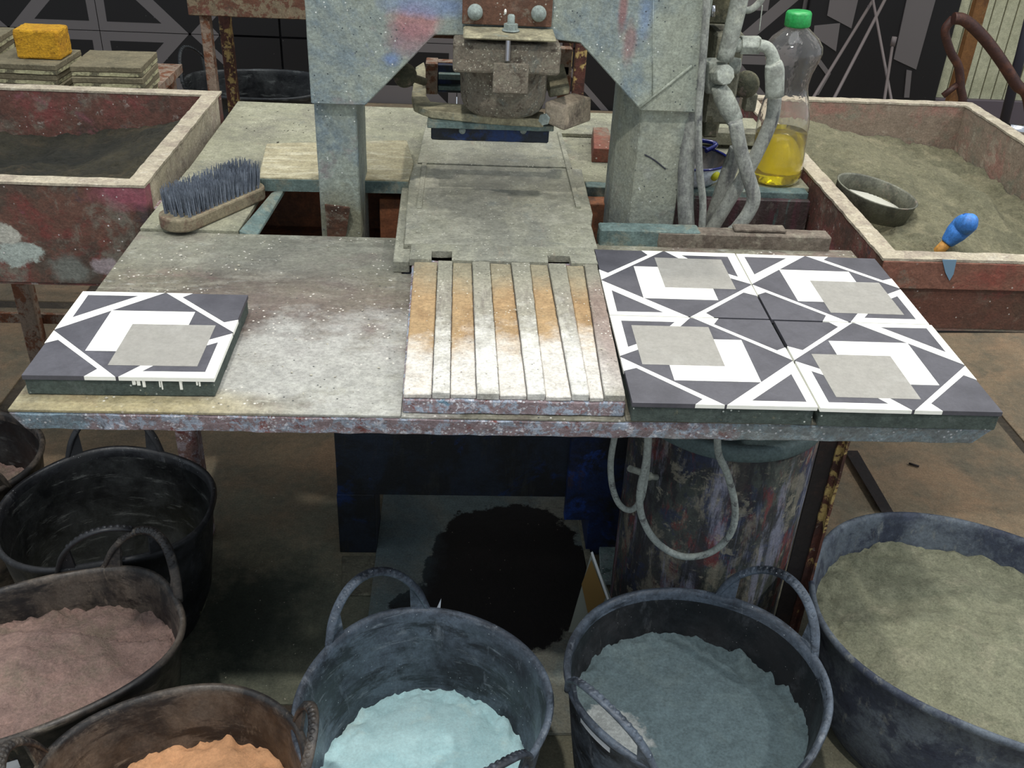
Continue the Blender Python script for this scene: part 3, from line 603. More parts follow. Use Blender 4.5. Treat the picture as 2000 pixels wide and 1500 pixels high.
p = MB(); a_ = U(1292, 465, 0); b_ = U(1636, 473, 0); pts = [(a_.x, 1.337), (b_.x, 1.337), (b_.x, 1.365), (a_.x, 1.365)]
p.poly(pts, -.03, -.002); p.box(U(1440, 460, 0).x, U(1540, 460, 0).x, 1.345, 1.366, -.002, .0045)
Tt.part('rear_lip', p, 'lip_brown', bevel=.002, rough=(.0009, .012, .012), label='brown crusted steel lip along the right back edge')
q = V(1618, 862, 1.10)
lg = MB().box(q.x-.012, q.x+.02, 1.098, 1.102, G, -.053); Tt.part('leg', lg, 'dark_iron')
Tt.part('leg_flange', MB().box(q.x+.020, q.x+.024, 1.085, 1.104, G, -.053).box(q.x+.012, q.x+.026, 1.0945, 1.0975, G, -.053), 'rust_leg', rough=(.0008, .01, .03), label='rusty painted edge of the right leg')
brc = MB(); A = V(1655, 862, 1.6); B = U(1725, 995, G+.01)
Tt.part('brace', MB().tube([Vector((q.x+.01, 1.12, -.06)), Vector((q.x+.03, 1.30, -.06)), Vector((q.x+.03, 1.31, -.07))], .008, 6), 'rust_leg')

# ---- wooden grooved block in the middle
Wb = Thing('wooden_pallet_block', 'slatted wooden board with pale spilt powder in the middle of the table', 'board', (.06, .88, -.0266))
def xat(px_, py_): return U(px_, py_, 0)
edges_top = [(808, 512), (855, 512), (884, 512), (922, 512), (957, 512), (998, 512), (1035, 512), (1070, 512), (1105, 512), (1140, 512), (1166, 512)]
edges_bot = [(787, 766), (843, 767), (879, 767), (931, 767), (976, 768), (1030, 768), (1066, 769), (1117, 769), (1152, 770), (1180, 770), (1222, 770)]
yt = 1.215
Wb.part('base_board', MB().poly([(-.059, .8765), (.1795, .8765), (.183, 1.235), (-.066, 1.235)], -.0266, -.009), 'edge_paint', bevel=.0015, rough=(.0009, .012, .018), label='paint-caked lower board edge')
for i in range(10):
    a, b_ = U(*edges_top[i], 0), U(*edges_top[i+1], 0); c_, d_ = U(*edges_bot[i], 0), U(*edges_bot[i+1], 0)
    raised = i % 2 == 1 or i == 9
    top = -.0002 if raised else -.0032
    g_ = .0004; y0_ = .879+random.uniform(-.0015, .001)
    m = MB().poly([(c_.x+g_, y0_), (d_.x-g_, y0_), (b_.x-g_, yt), (a.x+g_, yt)], -.0088, top)
    Wb.part('slat', m, 'wood_raised' if raised else 'wood_ply', bevel=.0009, rough=(.0005, .01, .02), label='grey raised slat' if raised else 'orange-brown sunken slat')
nl, nr_ = U(843, 497, 0), U(883, 497, 0); ml, mr = U(1068, 497, 0), U(1112, 497, 0); y1_ = 1.268
hp = MB()
for xa, xb, ya, yb_ in ((-.069, nl.x, yt, y1_), (nl.x, nr_.x, 1.243, y1_), (nr_.x, ml.x, yt, y1_), (ml.x, mr.x, 1.238, y1_), (mr.x, .187, yt, y1_)):
    hp.poly([(xa, ya+.0003), (xb, ya+.0003), (xb, yb_), (xa, yb_)], -.009, .0003)
Wb.part('end_board', hp, 'slide', rough=(.0006, .01, .016), label='dusty end board with two notches')

# ---- slide behind it
Sl = Thing('press_slide', 'dusty steel slide running from the wooden board back under the ram', 'slide', (.06, 1.5, -.025))
Sl.part('wide_plate', MB().poly([(-.079, 1.2690), (.193, 1.2690), (.193, 1.36), (.2, 1.40), (.203, 1.605), (-.087, 1.605), (-.083, 1.4)], -.0198, .0), 'slide', bevel=.0012, rough=(.0005, .02, .03))
Sl.part('side_step', MB().poly([(-.092, 1.225), (-.0695, 1.225), (-.0695, 1.2685), (-.0795, 1.2685), (-.0875, 1.603), (-.098, 1.60)], -.0248, -.008), 'slide', bevel=.001)
Sl.part('narrow_plate', MB().poly([(-.076, 1.606), (.187, 1.606), (.182, 1.84), (-.070, 1.84)], -.0195, .002), 'slide', bevel=.001, rough=(.0004, .02, .03))
Sl.part('rail', MB().box(-.068, -.060, 1.40, 1.605, 0, .0022), 'slide', bevel=.0005)
Sl.part('rail', MB().box(.176, .184, 1.42, 1.80, .0, .004), 'slide', bevel=.0005)

# ---- rear plates
Rp = Thing('rear_table', 'dusty rear table plate with square openings around the press legs', 'table', (.06, 1.7, G))
z1, z0_ = -.02, -.028
Rp.part('back_plate', MB().poly([(-.459, 1.60), (.602, 1.60), (.602, 1.995), (-.459, 2.015)], z0_, z1), 'dusty_steel', bevel=.001, rough=(.0006, .03, .05))
Rp.part('side_plate', MB().poly([(-.466, 1.3455), (-.325, 1.3455), (-.318, 1.5), (-.318, 1.5995), (-.460, 1.5995)], z0_, z1), 'dusty_steel', bevel=.001)
Rp.part('side_skirt', MB().box(-.470, -.462, 1.36, 2.0, -.09, -.034), 'press_blue', bevel=.001, label='blue side skirt')
a_, b_ = U(462, 462, -.02), U(508, 385, -.02)
Rp.part('curled_strip', MB().prism([(-.324, 1.346, -.028), (-.3, 1.346, -.034), (-.284, 1.515, -.024), (-.300, 1.50, -.022)], [(-.324, 1.346, -.0205), (-.3, 1.346, -.030), (-.284, 1.525, -.0165), (-.304, 1.50, -.0195)]), 'teal_edge', bevel=.0008)
Rp.part('right_plate', MB().box(.21, .593, 1.574, 1.5995, -.045, z1), 'teal_edge', bevel=.0012, rough=(.0006, .02, .03))
Rp.part('cross_plate', MB().box(.185, .60, 1.845, 1.99, -.0195, -.012), 'dusty_steel', bevel=.001)
for xa_, xb_ in ((-.45, -.2185), (-.150, .236), (.3445, .59)): Rp.part('lower_tray', MB().box(xa_, xb_, 1.37, 1.62, -.135, -.125), 'rust_brown', bevel=.001)
for xa_, xb_ in ((-.2183, -.1502), (.2362, .3443)): Rp.part('tray_strip', MB().box(xa_, xb_, 1.553, 1.62, -.135, -.125), 'rust_brown')
Rp.part('back_skirt', MB().box(-.45, .59, 1.621, 1.63, -.135, -.0285), 'rust_brown')
Rp.part('drip_panel', MB().box(.330, .594, 1.56, 1.573, -.125, -.03), 'dark_drip', bevel=.001)
Rp.part('rust_block', MB().box(-.135, -.094, 1.53, 1.56, -.125, -.036), 'rust_brown', bevel=.001)
Rp.part('rust_block', MB().box(.195, .255, 1.535, 1.572, -.125, -.036), 'rust_brown', bevel=.001)
for x_ in (-.185, .30):
    for y_ in (1.68, 1.96): Rp.part('leg', MB().box(x_-.015, x_+.015, y_-.015, y_+.015, G, z0_), 'rust_leg')
q = V(366, 842, 1.46); Rp.part('leg', MB().box(q.x-.018, q.x+.018, 1.445, 1.48, G, z0_), 'speck_leg', bevel=.002, label='paint-speckled front leg')
Pk = MB().poly([tuple(U(505, 346, .004).xy), tuple(U(798, 352, .004).xy), tuple(U(808, 318, .004).xy), (-.10, 1.72), tuple(U(520, 280, .004).xy)], -.018, .004)
Pkf = MB().poly([tuple((U(505, 346, .004)-Vector((0, .0022, 0))).xy), tuple((U(798, 352, .004)-Vector((0, .0022, 0))).xy), tuple((U(798, 352, .004)-Vector((0, .0002, 0))).xy), tuple((U(505, 346, .004)-Vector((0, .0002, 0))).xy)], -.018, .0015)
single('dusty_plank', Pk, 'dust_board', 'pale dust-covered plank lying across the rear table behind the left press leg', 'board', (-.2, 1.6, -.018), bevel=.001, rough=(.0006, .03, .04))
pe = ROOTS[-1]; fo_ = Pkf.build('front_edge', 'teal_edge', (-.2, 1.6, -.018)); fo_.parent = pe
a_ = U(1190, 285, -.02); single('red_brick_piece', MB().prism([(.232, 1.70, -.0195), (.275, 1.70, -.0195), (.275, 1.83, -.0195), (.245, 1.83, -.0195)], [(.234, 1.70, .006), (.275, 1.70, .006), (.275, 1.83, .006), (.247, 1.83, .006)]), 'brown_band',
    'small reddish block beside the right press leg on the rear table', 'block', (.25, 1.76, -.0195), bevel=.001)
bx = V(1400, 275, 1.9)
single('grey_bar', MB().box(bx.x-.10, bx.x+.09, 1.80, 1.835, -.0115, .012), 'machine_grey', 'grey flat bar lying on the rear table behind the hoses', 'bar', (bx.x, 1.8, -.0115), bevel=.001)

# ================================================================ SAND BOXES
def sand_box(name, label, x0, x1, y0, y1, zt, zb, wl, wall_m, rim_m, front_m, inner_m, band=None):
    T = Thing(name, label, 'box', ((x0+x1)/2, (y0+y1)/2, G))
    T.base = Vector(((x0+x1)/2, (y0+y1)/2, G))
    def wallp(nm, a, b_, c_, d_, m):
        mb = MB().box(a, b_, c_, d_, zb, zt-.004); o = T.part(nm, mb, m, bevel=.001)
        return o
    wallp('front_panel', x0, x1, y0, y0+wl, front_m); wallp('back_panel', x0, x1, y1-wl, y1, inner_m)
    wallp('side_panel', x0, x0+wl, y0+wl, y1-wl, wall_m if x0 > 0 else inner_m); wallp('side_panel', x1-wl, x1, y0+wl, y1-wl, inner_m if x0 > 0 else wall_m)
    rim = MB(); e_ = .001
    for a, b_, c_, d_ in ((x0-e_, x1+e_, y0-e_, y0+wl+e_), (x0-e_, x1+e_, y1-wl-e_, y1+e_), (x0-e_, x0+wl+e_, y0+wl, y1-wl), (x1-wl-e_, x1+e_, y0+wl, y1-wl)): rim.box(a, b_, c_, d_, zt-.004, zt)
    T.part('rim', rim, rim_m, rough=(.0011, .02, .025))
    T.part('bottom', MB().box(x0+.002, x1-.002, y0+.002, y1-.002, zb-.004, zb), inner_m)
    return T
BL = sand_box('sand_box', 'red paint-stained box of dark sand on the left', -1.25, -.474, 1.416, 1.945, .018, V(190, 555, 1.416).z, .028, 'box_rim', 'box_rim', 'red_box_front', 'red_box')
lz = V(50, 627, 1.92).z
BL.part('frame_rail', MB().box(-1.24, -.50, 1.9305, 1.94, lz-.012, lz+.012), 'rust_dusty', bevel=.001)
lx = V(50, 570, 1.92).x
for x_ in (lx, -.515, -1.225): BL.part('leg', MB().box(x_-.018, x_+.018, 1.90, 1.93, G, V(190, 555, 1.416).z-.0045), 'rust_dusty', bevel=.002)
BR = sand_box('sand_box', 'brown box of greenish sand on the right holding the sieve', .604, 1.125, 1.262, 2.13, 0, -.112, .026, 'red_box', 'box_rim', 'brown_box_front', 'box_inner_pink')
BR.part('front_band', MB().box(.604, 1.125, 1.2585, 1.2615, -.046, -.004), 'brown_band', bevel=.0008, rough=(.0006, .012, .02), label='red-brown paint band under the rim')
q = V(1862, 520, 1.256)
BR.part('blue_drip', MB().ypoly([tuple(V(x, y, 1.2575).xz) for x, y in [(1840, 507), (1868, 507), (1862, 535), (1854, 548), (1846, 532)]], 1.2565, 1.2575), 'drip_blue', label='pale blue paint drip')
for x_ in (.64,):
    for y_ in (1.55, 2.10): BR.part('leg', MB().box(x_-.016, x_+.016, y_-.016, y_+.016, G, -.117), 'dark_iron')
BR.part('shelf_rail', MB().box(.62, 1.12, 1.56, 1.60, -.150, -.117), 'dark_iron')
def sand(x0, x1, y0, y1, fn, m, label, base, nx=120, ny=150):
    vs = []; 
    for j in range(ny+1):
        for i in range(nx+1):
            x = x0+(x1-x0)*i/nx; y = y0+(y1-y0)*j/ny
            z = fn(x, y)+noise.fractal(Vector((x, y, 0))*14, .9, 2.0, 6)*.011+noise.fractal(Vector((x, y, 3))*55, .8, 2.0, 4)*.0035
            vs.append((x, y, z))
    fs = [[j*(nx+1)+i, j*(nx+1)+i+1, (j+1)*(nx+1)+i+1, (j+1)*(nx+1)+i] for j in range(ny) for i in range(nx)]
    mb = MB().add(vs, fs, 0, True)
    return single('sand_heap', mb, m, label, 'sand', base, kind='stuff')
def fR(x, y):
    z = -.085
    z += .055*math.exp(-(((x-.70)/.16)**2+((y-1.98)/.22)**2))       # heap at back left
    z += .04*math.exp(-(((x-.78)/.13)**2+((y-1.6)/.3)**2))
    z += .025*math.exp(-(((x-.95)/.08)**2+((y-1.75)/.12)**2))
    z -= .04*max(0, min(1, (x-.97)/.06))
    z += .014*math.exp(-(((x-.75)/.14)**2+((y-1.32)/.07)**2))
    return max(z, -.098)
def fLs(x, y):
    z = -.026+.012*math.exp(-(((x+.95)/.3)**2+((y-1.50)/.1)**2))
    z -= .060*math.exp(-(((x+.84)/.26)**2+((y-1.80)/.15)**2))
    z += .040*math.exp(-(((x+.52)/.09)**2+((y-1.75)/.2)**2))
    z -= .012*max(0, min(1, (y-1.7)/.2))
    return max(min(z, .0), -.145)
sand(.632, 1.097, 1.29, 2.102, fR, 'sand_green', 'loose greenish-grey sand filling the right box', (.86, 1.7, -.11))
sand(-1.221, -.503, 1.446, 1.916, fLs, 'sand_dark', 'dark damp sand with a scooped hollow in the left box', (-.9, 1.75, -.18))
# sieve
sc = Vector((.705, 1.600, 0)); A = U(1627, 352, -.005); B = U(1785, 398, -.02)
sc = Vector(((A.x+B.x)/2, (A.y+B.y)/2-.002, -.040)); R_ = (A-B).length/2
sv = Thing('round_sieve', 'round metal sieve lying tilted on the greenish sand', 'sieve', sc)
ax = Vector((.18, -.05, 1)).normalized()
sv.part('ring', MB().lathe([(R_*.93, -.004), (R_, .030), (R_+.0015, .032), (R_-.001, .0325), (R_-.0025, .030), (R_*.93-.002, -.004)], sc, 48, axis=ax, closed=True), 'sieve_metal')
ms = MB(); q = Vector((0, 0, 1)).rotation_difference(ax).to_matrix(); n_ = 22
for i in range(-n_, n_+1):
    c_ = i/n_*R_*.92; h_ = math.sqrt(max(0, (R_*.92)**2-c_*c_))
    for a_, b_ in (((c_, -h_, .003), (c_, h_, .003)), ((-h_, c_, .0035), (h_, c_, .0035))):
        ms.tube([sc+q @ Vector(a_), sc+q @ Vector(b_)], .0006, 4, sub=1, cap=False)
sv.part('wire_mesh', ms, 'sieve_mesh', label='pale woven wire mesh')
# blue-handled scoop
h0 = U(1833, 488, -.055); h1 = U(1875, 462, -.03); h2 = U(1884, 460, -.022)
bs = Thing('blue_handled_trowel', 'trowel with a blue grip stuck in the sand behind the front rim', 'tool', h0)
bs.part('grip', MB().tube([h0.lerp(h1, .35)+Vector((0, 0, .004)), h0.lerp(h1, .7)+Vector((0, 0, .012)), h1+Vector((0, 0, .018)), h2+Vector((0, 0, .022)), h2+Vector((.008, .008, .025))], [.010, .0165, .018, .016, .008], 16), 'blue_plastic')
bs.part('shank', MB().tube([h0+Vector((-.006, -.003, -.008)), h0.lerp(h1, .4)+Vector((0, 0, .004))], .0085, 12, sub=1), 'orange_wood')

# ================================================================ PRESS
P0 = Vector((0, 1.42, -.7)); Pr = Thing('hydraulic_press', 'blue-grey steel frame press with diagonal gussets standing over the slide', 'press', P0)
yF = 1.42
Lx0, Lx1, Rx0, Rx1 = -.2155, -.155, .262, .330
Pr.part('left_leg', MB().box(Lx0, Lx1, yF+.001, 1.55, -.395, .60), 'press_paint', bevel=.002, rough=(.0005, .02, .05))
rl = MB().prism([(Rx0-.024, yF+.06, -.395), (Rx0, yF+.001, -.395), (Rx1-.002, yF+.001, -.395), (Rx1-.002, 1.55, -.395), (Rx0-.024, 1.55, -.395)], [(Rx0-.024, yF+.06, .60), (Rx0, yF+.001, .60), (Rx1+.006, yF+.001, .60), (Rx1+.006, 1.55, .60), (Rx0-.024, 1.55, .60)])
Pr.part('right_leg', rl, 'press_paint', bevel=.0015)
gl = [tuple(V(x, y, yF).xz) for x, y in [(715, 202), (850, 65), (905, 66)]]
gr = [tuple(V(x, y, yF).xz) for x, y in [(1080, 74), (1131, 80), (1250, 212)]]
Pr.part('gusset_beam', MB().ypoly([(-.2175, gl[0][1]), gl[0], gl[1], gl[2], gr[0], gr[1], gr[2], (.3385, gr[2][1]), (.343, .62), (-.2185, .62)], yF-.012, yF), 'press_paint', bevel=.0015, rough=(.0004, .02, .05))
Pr.part('top_beam', MB().box(-.15, .235, yF+.002, 1.50, gl[1][1]+.03, .62), 'press_paint', bevel=.002)
a_, b_ = V(1352, 128, yF-.013), V(1250, 210, yF-.013)
Pr.part('weld_seam', MB().tube([a_, b_], .0022, 6, sub=1).tube([V(1276, 0, yF-.0125), V(1274, 190, yF-.0125)], .0008, 6, sub=1), 'press_paint')
tb = MB().prism([V(x, y, yF-.002) for x, y in [(634, 398), (682, 404), (676, 462), (640, 470)]], [V(x, y, yF-.016) for x, y in [(634, 398), (684, 404), (684, 408), (634, 402)]])
Pr.part('leg_bracket', tb, 'rust_plate', bevel=.001, label='small rusty bracket at the foot of the left leg')
Pr.part('scratch', MB().tube([V(1259, 302, yF), V(1277, 312, yF), V(1300, 330, yF)], .0011, 5), 'pole_dark')
# below the table
Pr.part('apron', MB().box(-.2155, .339, yF, yF+.02, -.562, -.395), 'press_dark', bevel=.001)
Pr.part('left_foot', MB().box(-.2175, -.149, yF-.001, yF+.10, G, -.562), 'press_dark', bevel=.001)
Pr.part('right_foot', MB().box(.249, .339, yF-.001, yF+.10, G, -.562), 'press_blue', bevel=.001)
Pr.part('side_box', MB().box(.200, .339, yF-.02, yF-.0005, -.60, -.40), 'press_blue', bevel=.001)
Pr.part('floor_pad', MB().poly([tuple(U(x, y, G).xy) for x, y in [(1168, 1066), (1232, 1066), (1236, 1150), (1172, 1150)]], G+.0085, G+.02), 'edge_teal', bevel=.001, label='blue-grey pad before the right foot')
Pr.part('floor_pad', MB().poly([tuple(U(x, y, G).xy) for x, y in [(668, 1088), (736, 1088), (732, 1165), (668, 1165)]], G+.0005, G+.004), 'machine_grey', bevel=.001)
# ram assembly
yp = yF-.013
plt = Pr.part('ram_plate', MB().box(V(903, 20, yp).x, V(1078, 20, yp).x, yp-.008, yp, V(990, 48, yp).z, .6), 'rust_plate', bevel=.001)
for px_, py_ in ((928, 23), (1052, 26)):
    c_ = V(px_, py_, yp-.008); m = MB().lathe([(.0105, 0), (.0105, .005), (.008, .009), (.0001, .011)], c_, 18, axis=(0, -1, 0))
    Pr.part('bolt_head', m, 'bolt_pale', parent=plt)
c_ = V(987, 23, yp-.0085); Pr.part('paint_dab', MB().lathe([(.0032, 0), (.0001, .002)], c_, 12, axis=(0, -1, 0), sx=.55, sy=1.2), 'tile_white', parent=plt)
zs = V(990, 52, yp).z; xs0, xs1 = V(905, 60, yp).x, V(1080, 60, yp).x
sh_ = MB().prism([(xs0, yp-.056, zs-.007), (xs1+.001, yp-.056, zs-.007), (xs1, yp-.0005, zs-.007), (xs0, yp-.0005, zs-.007)], [(xs0, yp-.056, zs-.003), (xs1+.001, yp-.056, zs-.003), (xs1, yp-.0005, zs), (xs0, yp-.0005, zs)])
shp = Pr.part('angle_shelf', sh_, 'dust_bar', bevel=.002)
c_ = Vector((V(997, 68, yp-.02).x, yp-.022, zs-.0005))
nut = MB().lathe([(.0001, 0), (.0095, 0), (.0095, .009), (.0001, .009)], c_, 6, smooth=False); nut.lathe([(.012, 0), (.012, .0015), (.0001, .0015)], c_, 20); nut.lathe([(.005, .008), (.005, .019), (.0035, .021), (.0001, .021)], c_, 14)
Pr.part('nut', nut, 'bolt_pale', parent=shp)
rc = Vector((.058, 1.446, 0)); zc1 = zs-.0075
stub = MB().lathe([(.004, 0), (.004, -.03)], (c_.x-.004, yp-.049, zs-.004), 12); Pr.part('pin', stub, 'chrome')
blk = MB().box(-.0155, .131, yp-.046, 1.50, zc1-.046, zc1-.006); Pr.part('ram_block', blk, 'dust_ram', bevel=.004, bseg=2, rough=(.0008, .01, .012))
cyl = MB().lathe([(.064, zc1-.045), (.0625, zc1-.10), (.0615, .158), (.058, .148), (.05, .142), (.0001, .139)], rc, 48); Pr.part('ram_cylinder', cyl, 'dust_ram', rough=(.0010, .006, .012))
fp = V(995, 125, yp-.045); Pr.part('ram_bracket', MB().box(V(963, 130, yp-.04).x, V(1032, 130, yp-.04).x, yp-.053, yp-.045, zc1-.07, zc1-.030).box(V(984, 150, yp-.04).x, V(1005, 150, yp-.04).x, yp-.050, yp-.046, zc1-.076, zc1-.068), 'dust_ram', bevel=.001)
# flat U bar round the ram
zt_ = .136; yq = 1.412
ub = [tuple(U(x, y, zt_).xy) for x, y in [(1062, 234), (940, 226), (842, 216), (808, 203), (804, 185), (812, 130), (828, 120), (833, 140), (832, 185), (842, 198), (900, 203), (1000, 212), (1062, 218)]]
Pr.part('ring_bar', MB().poly(ub, zt_-.012, zt_), 'dust_bar', bevel=.0015, rough=(.0005, .012, .02))
yy = U(940, 226, zt_).y
Pr.part('front_bar', MB().prism([(U(835, 215, zt_).x, yy, zt_-.021), (U(1085, 238, zt_).x, yy+.002, zt_-.021), (U(1085, 238, zt_).x, yy+.05, zt_-.021), (U(835, 215, zt_).x, yy+.05, zt_-.021)],
    [(U(835, 215, zt_).x, yy+.001, zt_-.0125), (U(1085, 238, zt_).x, yy+.003, zt_-.0125), (U(1085, 238, zt_).x, yy+.05, zt_-.0125), (U(835, 215, zt_).x, yy+.05, zt_-.0125)]), 'teal_edge', bevel=.001, rough=(.0005, .01, .02))
a_ = V(842, 240, yy+.02); Pr.part('press_head', MB().box(a_.x, V(1072, 250, yy+.02).x, yy+.012, yy+.09, V(900, 272, yy+.02).z, zt_-.0215), 'press_dark', bevel=.002, rough=(.0006, .01, .02))
hb = MB()
for px_ in (903, 1022): hb.lathe([(.005, 0), (.005, .004), (.0001, .006)], V(px_, 254, yy+.0118), 12, axis=(0, -1, 0))
Pr.part('bolt_head', hb, 'bolt_pale')
# counterweight + lever
w0 = V(1066, 197, yy-.005)
wt = [V(x, y, yy-.01) for x, y in [(1063, 240), (1101, 257), (1101, 208), (1063, 198)]]
dv = Vector((V(1155, 195, yy+.035).x-V(1103, 207, yy-.01).x, .05, V(1155, 202, yy+.035).z-V(1103, 207, yy-.01).z-.004))
m = MB(); b0 = wt; t0 = [p_+Vector((.046, .05, .002)) for p_ in wt]; m.prism(b0, t0)
cw = Pr.part('counterweight', m, 'weight_steel', bevel=.003, bseg=2)
Pr.part('bolt_head', MB().lathe([(.0085, 0), (.0085, .006), (.0001, .007)], V(1064, 232, yy-.012), 6, axis=(-.3, -1, 0), smooth=False), 'bolt_pale', parent=cw)
lv = MB().prism([V(1062, 148, yy+.09), V(1100, 138, yy+.09), V(1112, 185, yy+.03), V(1072, 192, yy+.03)], [p_+Vector((0, 0, .012)) for p_ in [V(1062, 148, yy+.09), V(1100, 138, yy+.09), V(1112, 185, yy+.03), V(1072, 192, yy+.03)]])
Pr.part('lever', lv, 'dust_bar', bevel=.002)
Pr.part('side_knob', MB().lathe([(.0001, .014), (.014, .012), (.018, .004), (.017, -.006), (.0001, -.008)], V(791, 147, 1.50), 20, axis=(-.3, -1, .1)).tube([V(791, 147, 1.50), V(830, 160, 1.52)], .006, 8, sub=1), 'knob')
bb = MB(); Pr.part('blue_block', MB().box(V(855, 150, 1.6).x, V(905, 150, 1.6).x, 1.59, 1.60, V(880, 178, 1.6).z, V(880, 124, 1.6).z), 'press_blue', bevel=.001)
Pr.part('blue_fin', MB().box(V(857, 150, 1.59).x, V(905, 150, 1.59).x, 1.575, 1.5895, V(880, 146, 1.59).z-.004, V(880, 146, 1.59).z+.004).box(V(857, 150, 1.59).x, V(905, 150, 1.59).x, 1.575, 1.5895, V(880, 168, 1.59).z-.003, V(880, 168, 1.59).z+.003), 'teal_edge')
Pr.part('guide_frame', MB().box(V(833, 150, 1.62).x, V(856, 150, 1.62).x, 1.58, 1.62, zt_-.012, V(840, 118, 1.6).z).box(V(833, 150, 1.62).x, V(1112, 100, 1.62).x, 1.60, 1.62, V(840, 120, 1.6).z-.014, V(840, 120, 1.6).z)
        .box(V(1092, 120, 1.62).x, V(1114, 120, 1.62).x, 1.60, 1.62, .09, V(1100, 95, 1.6).z), 'rust_dusty', bevel=.001)
Pr.part('rear_beam', MB().box(-.15, .235, 1.515, 1.545, .225, .30), 'rust_plate', bevel=.001)

# ---- hydraulic pipes and hoses right of the leg
Hy = Thing('hydraulic_valve', 'dust-caked hydraulic valve block with pipes and fittings beside the right press leg', 'valve', (.40, 1.5, -.02))
def vp(l, y): return [V(a, b_, y) for a, b_ in l]
Hy.part('valve_block', MB().box(V(1372, 200, 1.5).x, V(1430, 200, 1.5).x, 1.48, 1.56, V(1400, 236, 1.5).z, V(1400, 60, 1.5).z), 'machine_grey', bevel=.004, rough=(.0008, .01, .015))
Hy.part('valve_body', MB().box(V(1375, 30, 1.5).x, V(1432, 30, 1.5).x, 1.49, 1.55, V(1400, 45, 1.5).z, .5), 'knob', bevel=.003)
Hy.part('glass_gauge', MB().tube([V(1392, 32, 1.47), V(1392, 10, 1.47)], .004, 10, sub=1), 'chrome')
Hy.part('lower_block', MB().box(V(1370, 240, 1.5).x, V(1400, 240, 1.5).x, 1.48, 1.53, V(1385, 262, 1.5).z, V(1385, 215, 1.5).z), 'knob', bevel=.003, rough=(.001, .01, .01))
Hy.part('rigid_pipe', MB().tube(vp([(1452, -60), (1444, 0), (1430, 60), (1415, 118)], 1.43), [.0125, .0125, .0125, .012], 14, sub=3), 'pipe_dust')
Hy.part('elbow_body', MB().lathe([(.0001, .010), (.0145, .009), (.0145, -.012), (.013, -.02), (.0001, -.02)], V(1412, 146, 1.415), 8, axis=(.25, -1, .25), smooth=False).tube(vp([(1398, 118), (1394, 150), (1400, 172)], 1.45), .018, 12, sub=3), 'pipe_dust', bevel=.001)
Hy.part('side_port', MB().lathe([(.0001, .012), (.011, .010), (.012, -.006)], V(1432, 128, 1.46), 16, axis=(1, -.3, 0)), 'pipe_dust')
Hy.part('hose_ferrule', MB().tube(vp([(1402, 168), (1412, 188), (1424, 212), (1436, 236)], 1.42), [.010, .0145, .0145, .0125], 12, sub=3), 'pipe_dust')
Hy.part('hex_coupling', MB().tube(vp([(1446, 88), (1483, 88)], 1.44), .0135, 6, sub=1, smooth=False).tube(vp([(1430, 90), (1447, 88)], 1.44), .010, 12, sub=1), 'pipe_dust', bevel=.0008)
Hy.part('bent_neck', MB().tube(vp([(1482, 88), (1498, 93), (1508, 108), (1511, 130)], 1.43), [.0085, .0085, .009, .012], 12), 'pipe_dust')
Hy.part('hose_ferrule', MB().tube(vp([(1510, 124), (1513, 140), (1513, 188)], 1.42), [.012, .0145, .0135], 12, sub=3), 'pipe_dust')
Hy.part('round_knob', MB().lathe([(.0001, .006), (.017, .005), (.020, 0), (.020, -.008), (.0001, -.01)], V(1458, 165, 1.50), 28, axis=(-.1, -1, .15)), 'knob')
Hy.part('knob_stem', MB().box(V(1452, 200, 1.52).x, V(1475, 200, 1.52).x, 1.51, 1.53, V(1460, 215, 1.52).z, V(1460, 180, 1.52).z), 'machine_grey', bevel=.002)
Hy.part('curved_tube', MB().tube(vp([(1447, 18), (1462, 20), (1478, 10), (1492, -12), (1500, -60)], 1.46), .0048, 10), 'pipe_dust')
Hy.part('loose_wire', MB().tube(vp([(1489, 10), (1486, 35), (1483, 60)], 1.45), .0009, 5), 'pipe_dust')
def hose(label, pts, y, r, m='hose_dust', name='hydraulic_hose', zend=None, grp=None):
    p = [V(a, b_, y[i] if isinstance(y, (list, tuple)) else y) for i, (a, b_) in enumerate(pts)]
    if zend is not None: p += [p[-1]+Vector((0, .0, zend-p[-1].z))*.5, Vector((p[-1].x, p[-1].y, zend))]
    return single(name, MB().tube(p, r, 14), m, label, 'hose', p[-1])
hose('dusty hose hanging from the front valve fitting, crossing before the others', [(1436, 238), (1446, 290), (1460, 340), (1472, 385), (1462, 415), (1440, 445), (1425, 462)], 1.40, .0105, zend=-.118)
hose('dusty hose dropping from the bent neck, passing before the bottle', [(1513, 190), (1508, 230), (1490, 275), (1462, 330), (1425, 390), (1392, 445), (1382, 462)], 1.44, .0105, zend=-.118)
hose('dusty hose slanting behind the crossing hoses', [(1440, 290), (1425, 330), (1408, 380), (1392, 430), (1386, 462)], [1.475]*5, .0125, zend=-.118)
hose('thick upright hose right against the press leg', [(1374, -40), (1366, 60), (1358, 150), (1348, 240), (1340, 330), (1339, 400), (1342, 470)], [1.45, 1.45, 1.44, 1.43, 1.42, 1.41, 1.41], .0125, zend=-.118)
hose('thin upright tube between the thick hose and the valve', [(1382, -40), (1377, 60), (1369, 160), (1364, 240), (1366, 330), (1373, 400), (1368, 470)], 1.40, .0055, name='thin_tube', zend=-.118)

# hoses under the table
hose('small pale hose loop hanging under the table, left of the big loop', [(1203, 840), (1193, 900), (1196, 950), (1210, 985), (1232, 996), (1252, 975), (1262, 925), (1266, 880), (1268, 840)], 1.09, .0044, 'hose_low', 'hanging_hose')
hose('large pale hose loop hanging under the table before the drum', [(1266, 840), (1262, 900), (1250, 960), (1254, 1010), (1282, 1058), (1330, 1086), (1385, 1080), (1425, 1045), (1436, 995), (1422, 930), (1403, 885), (1402, 840)], 1.06, .0050, 'hose_low', 'hanging_hose')

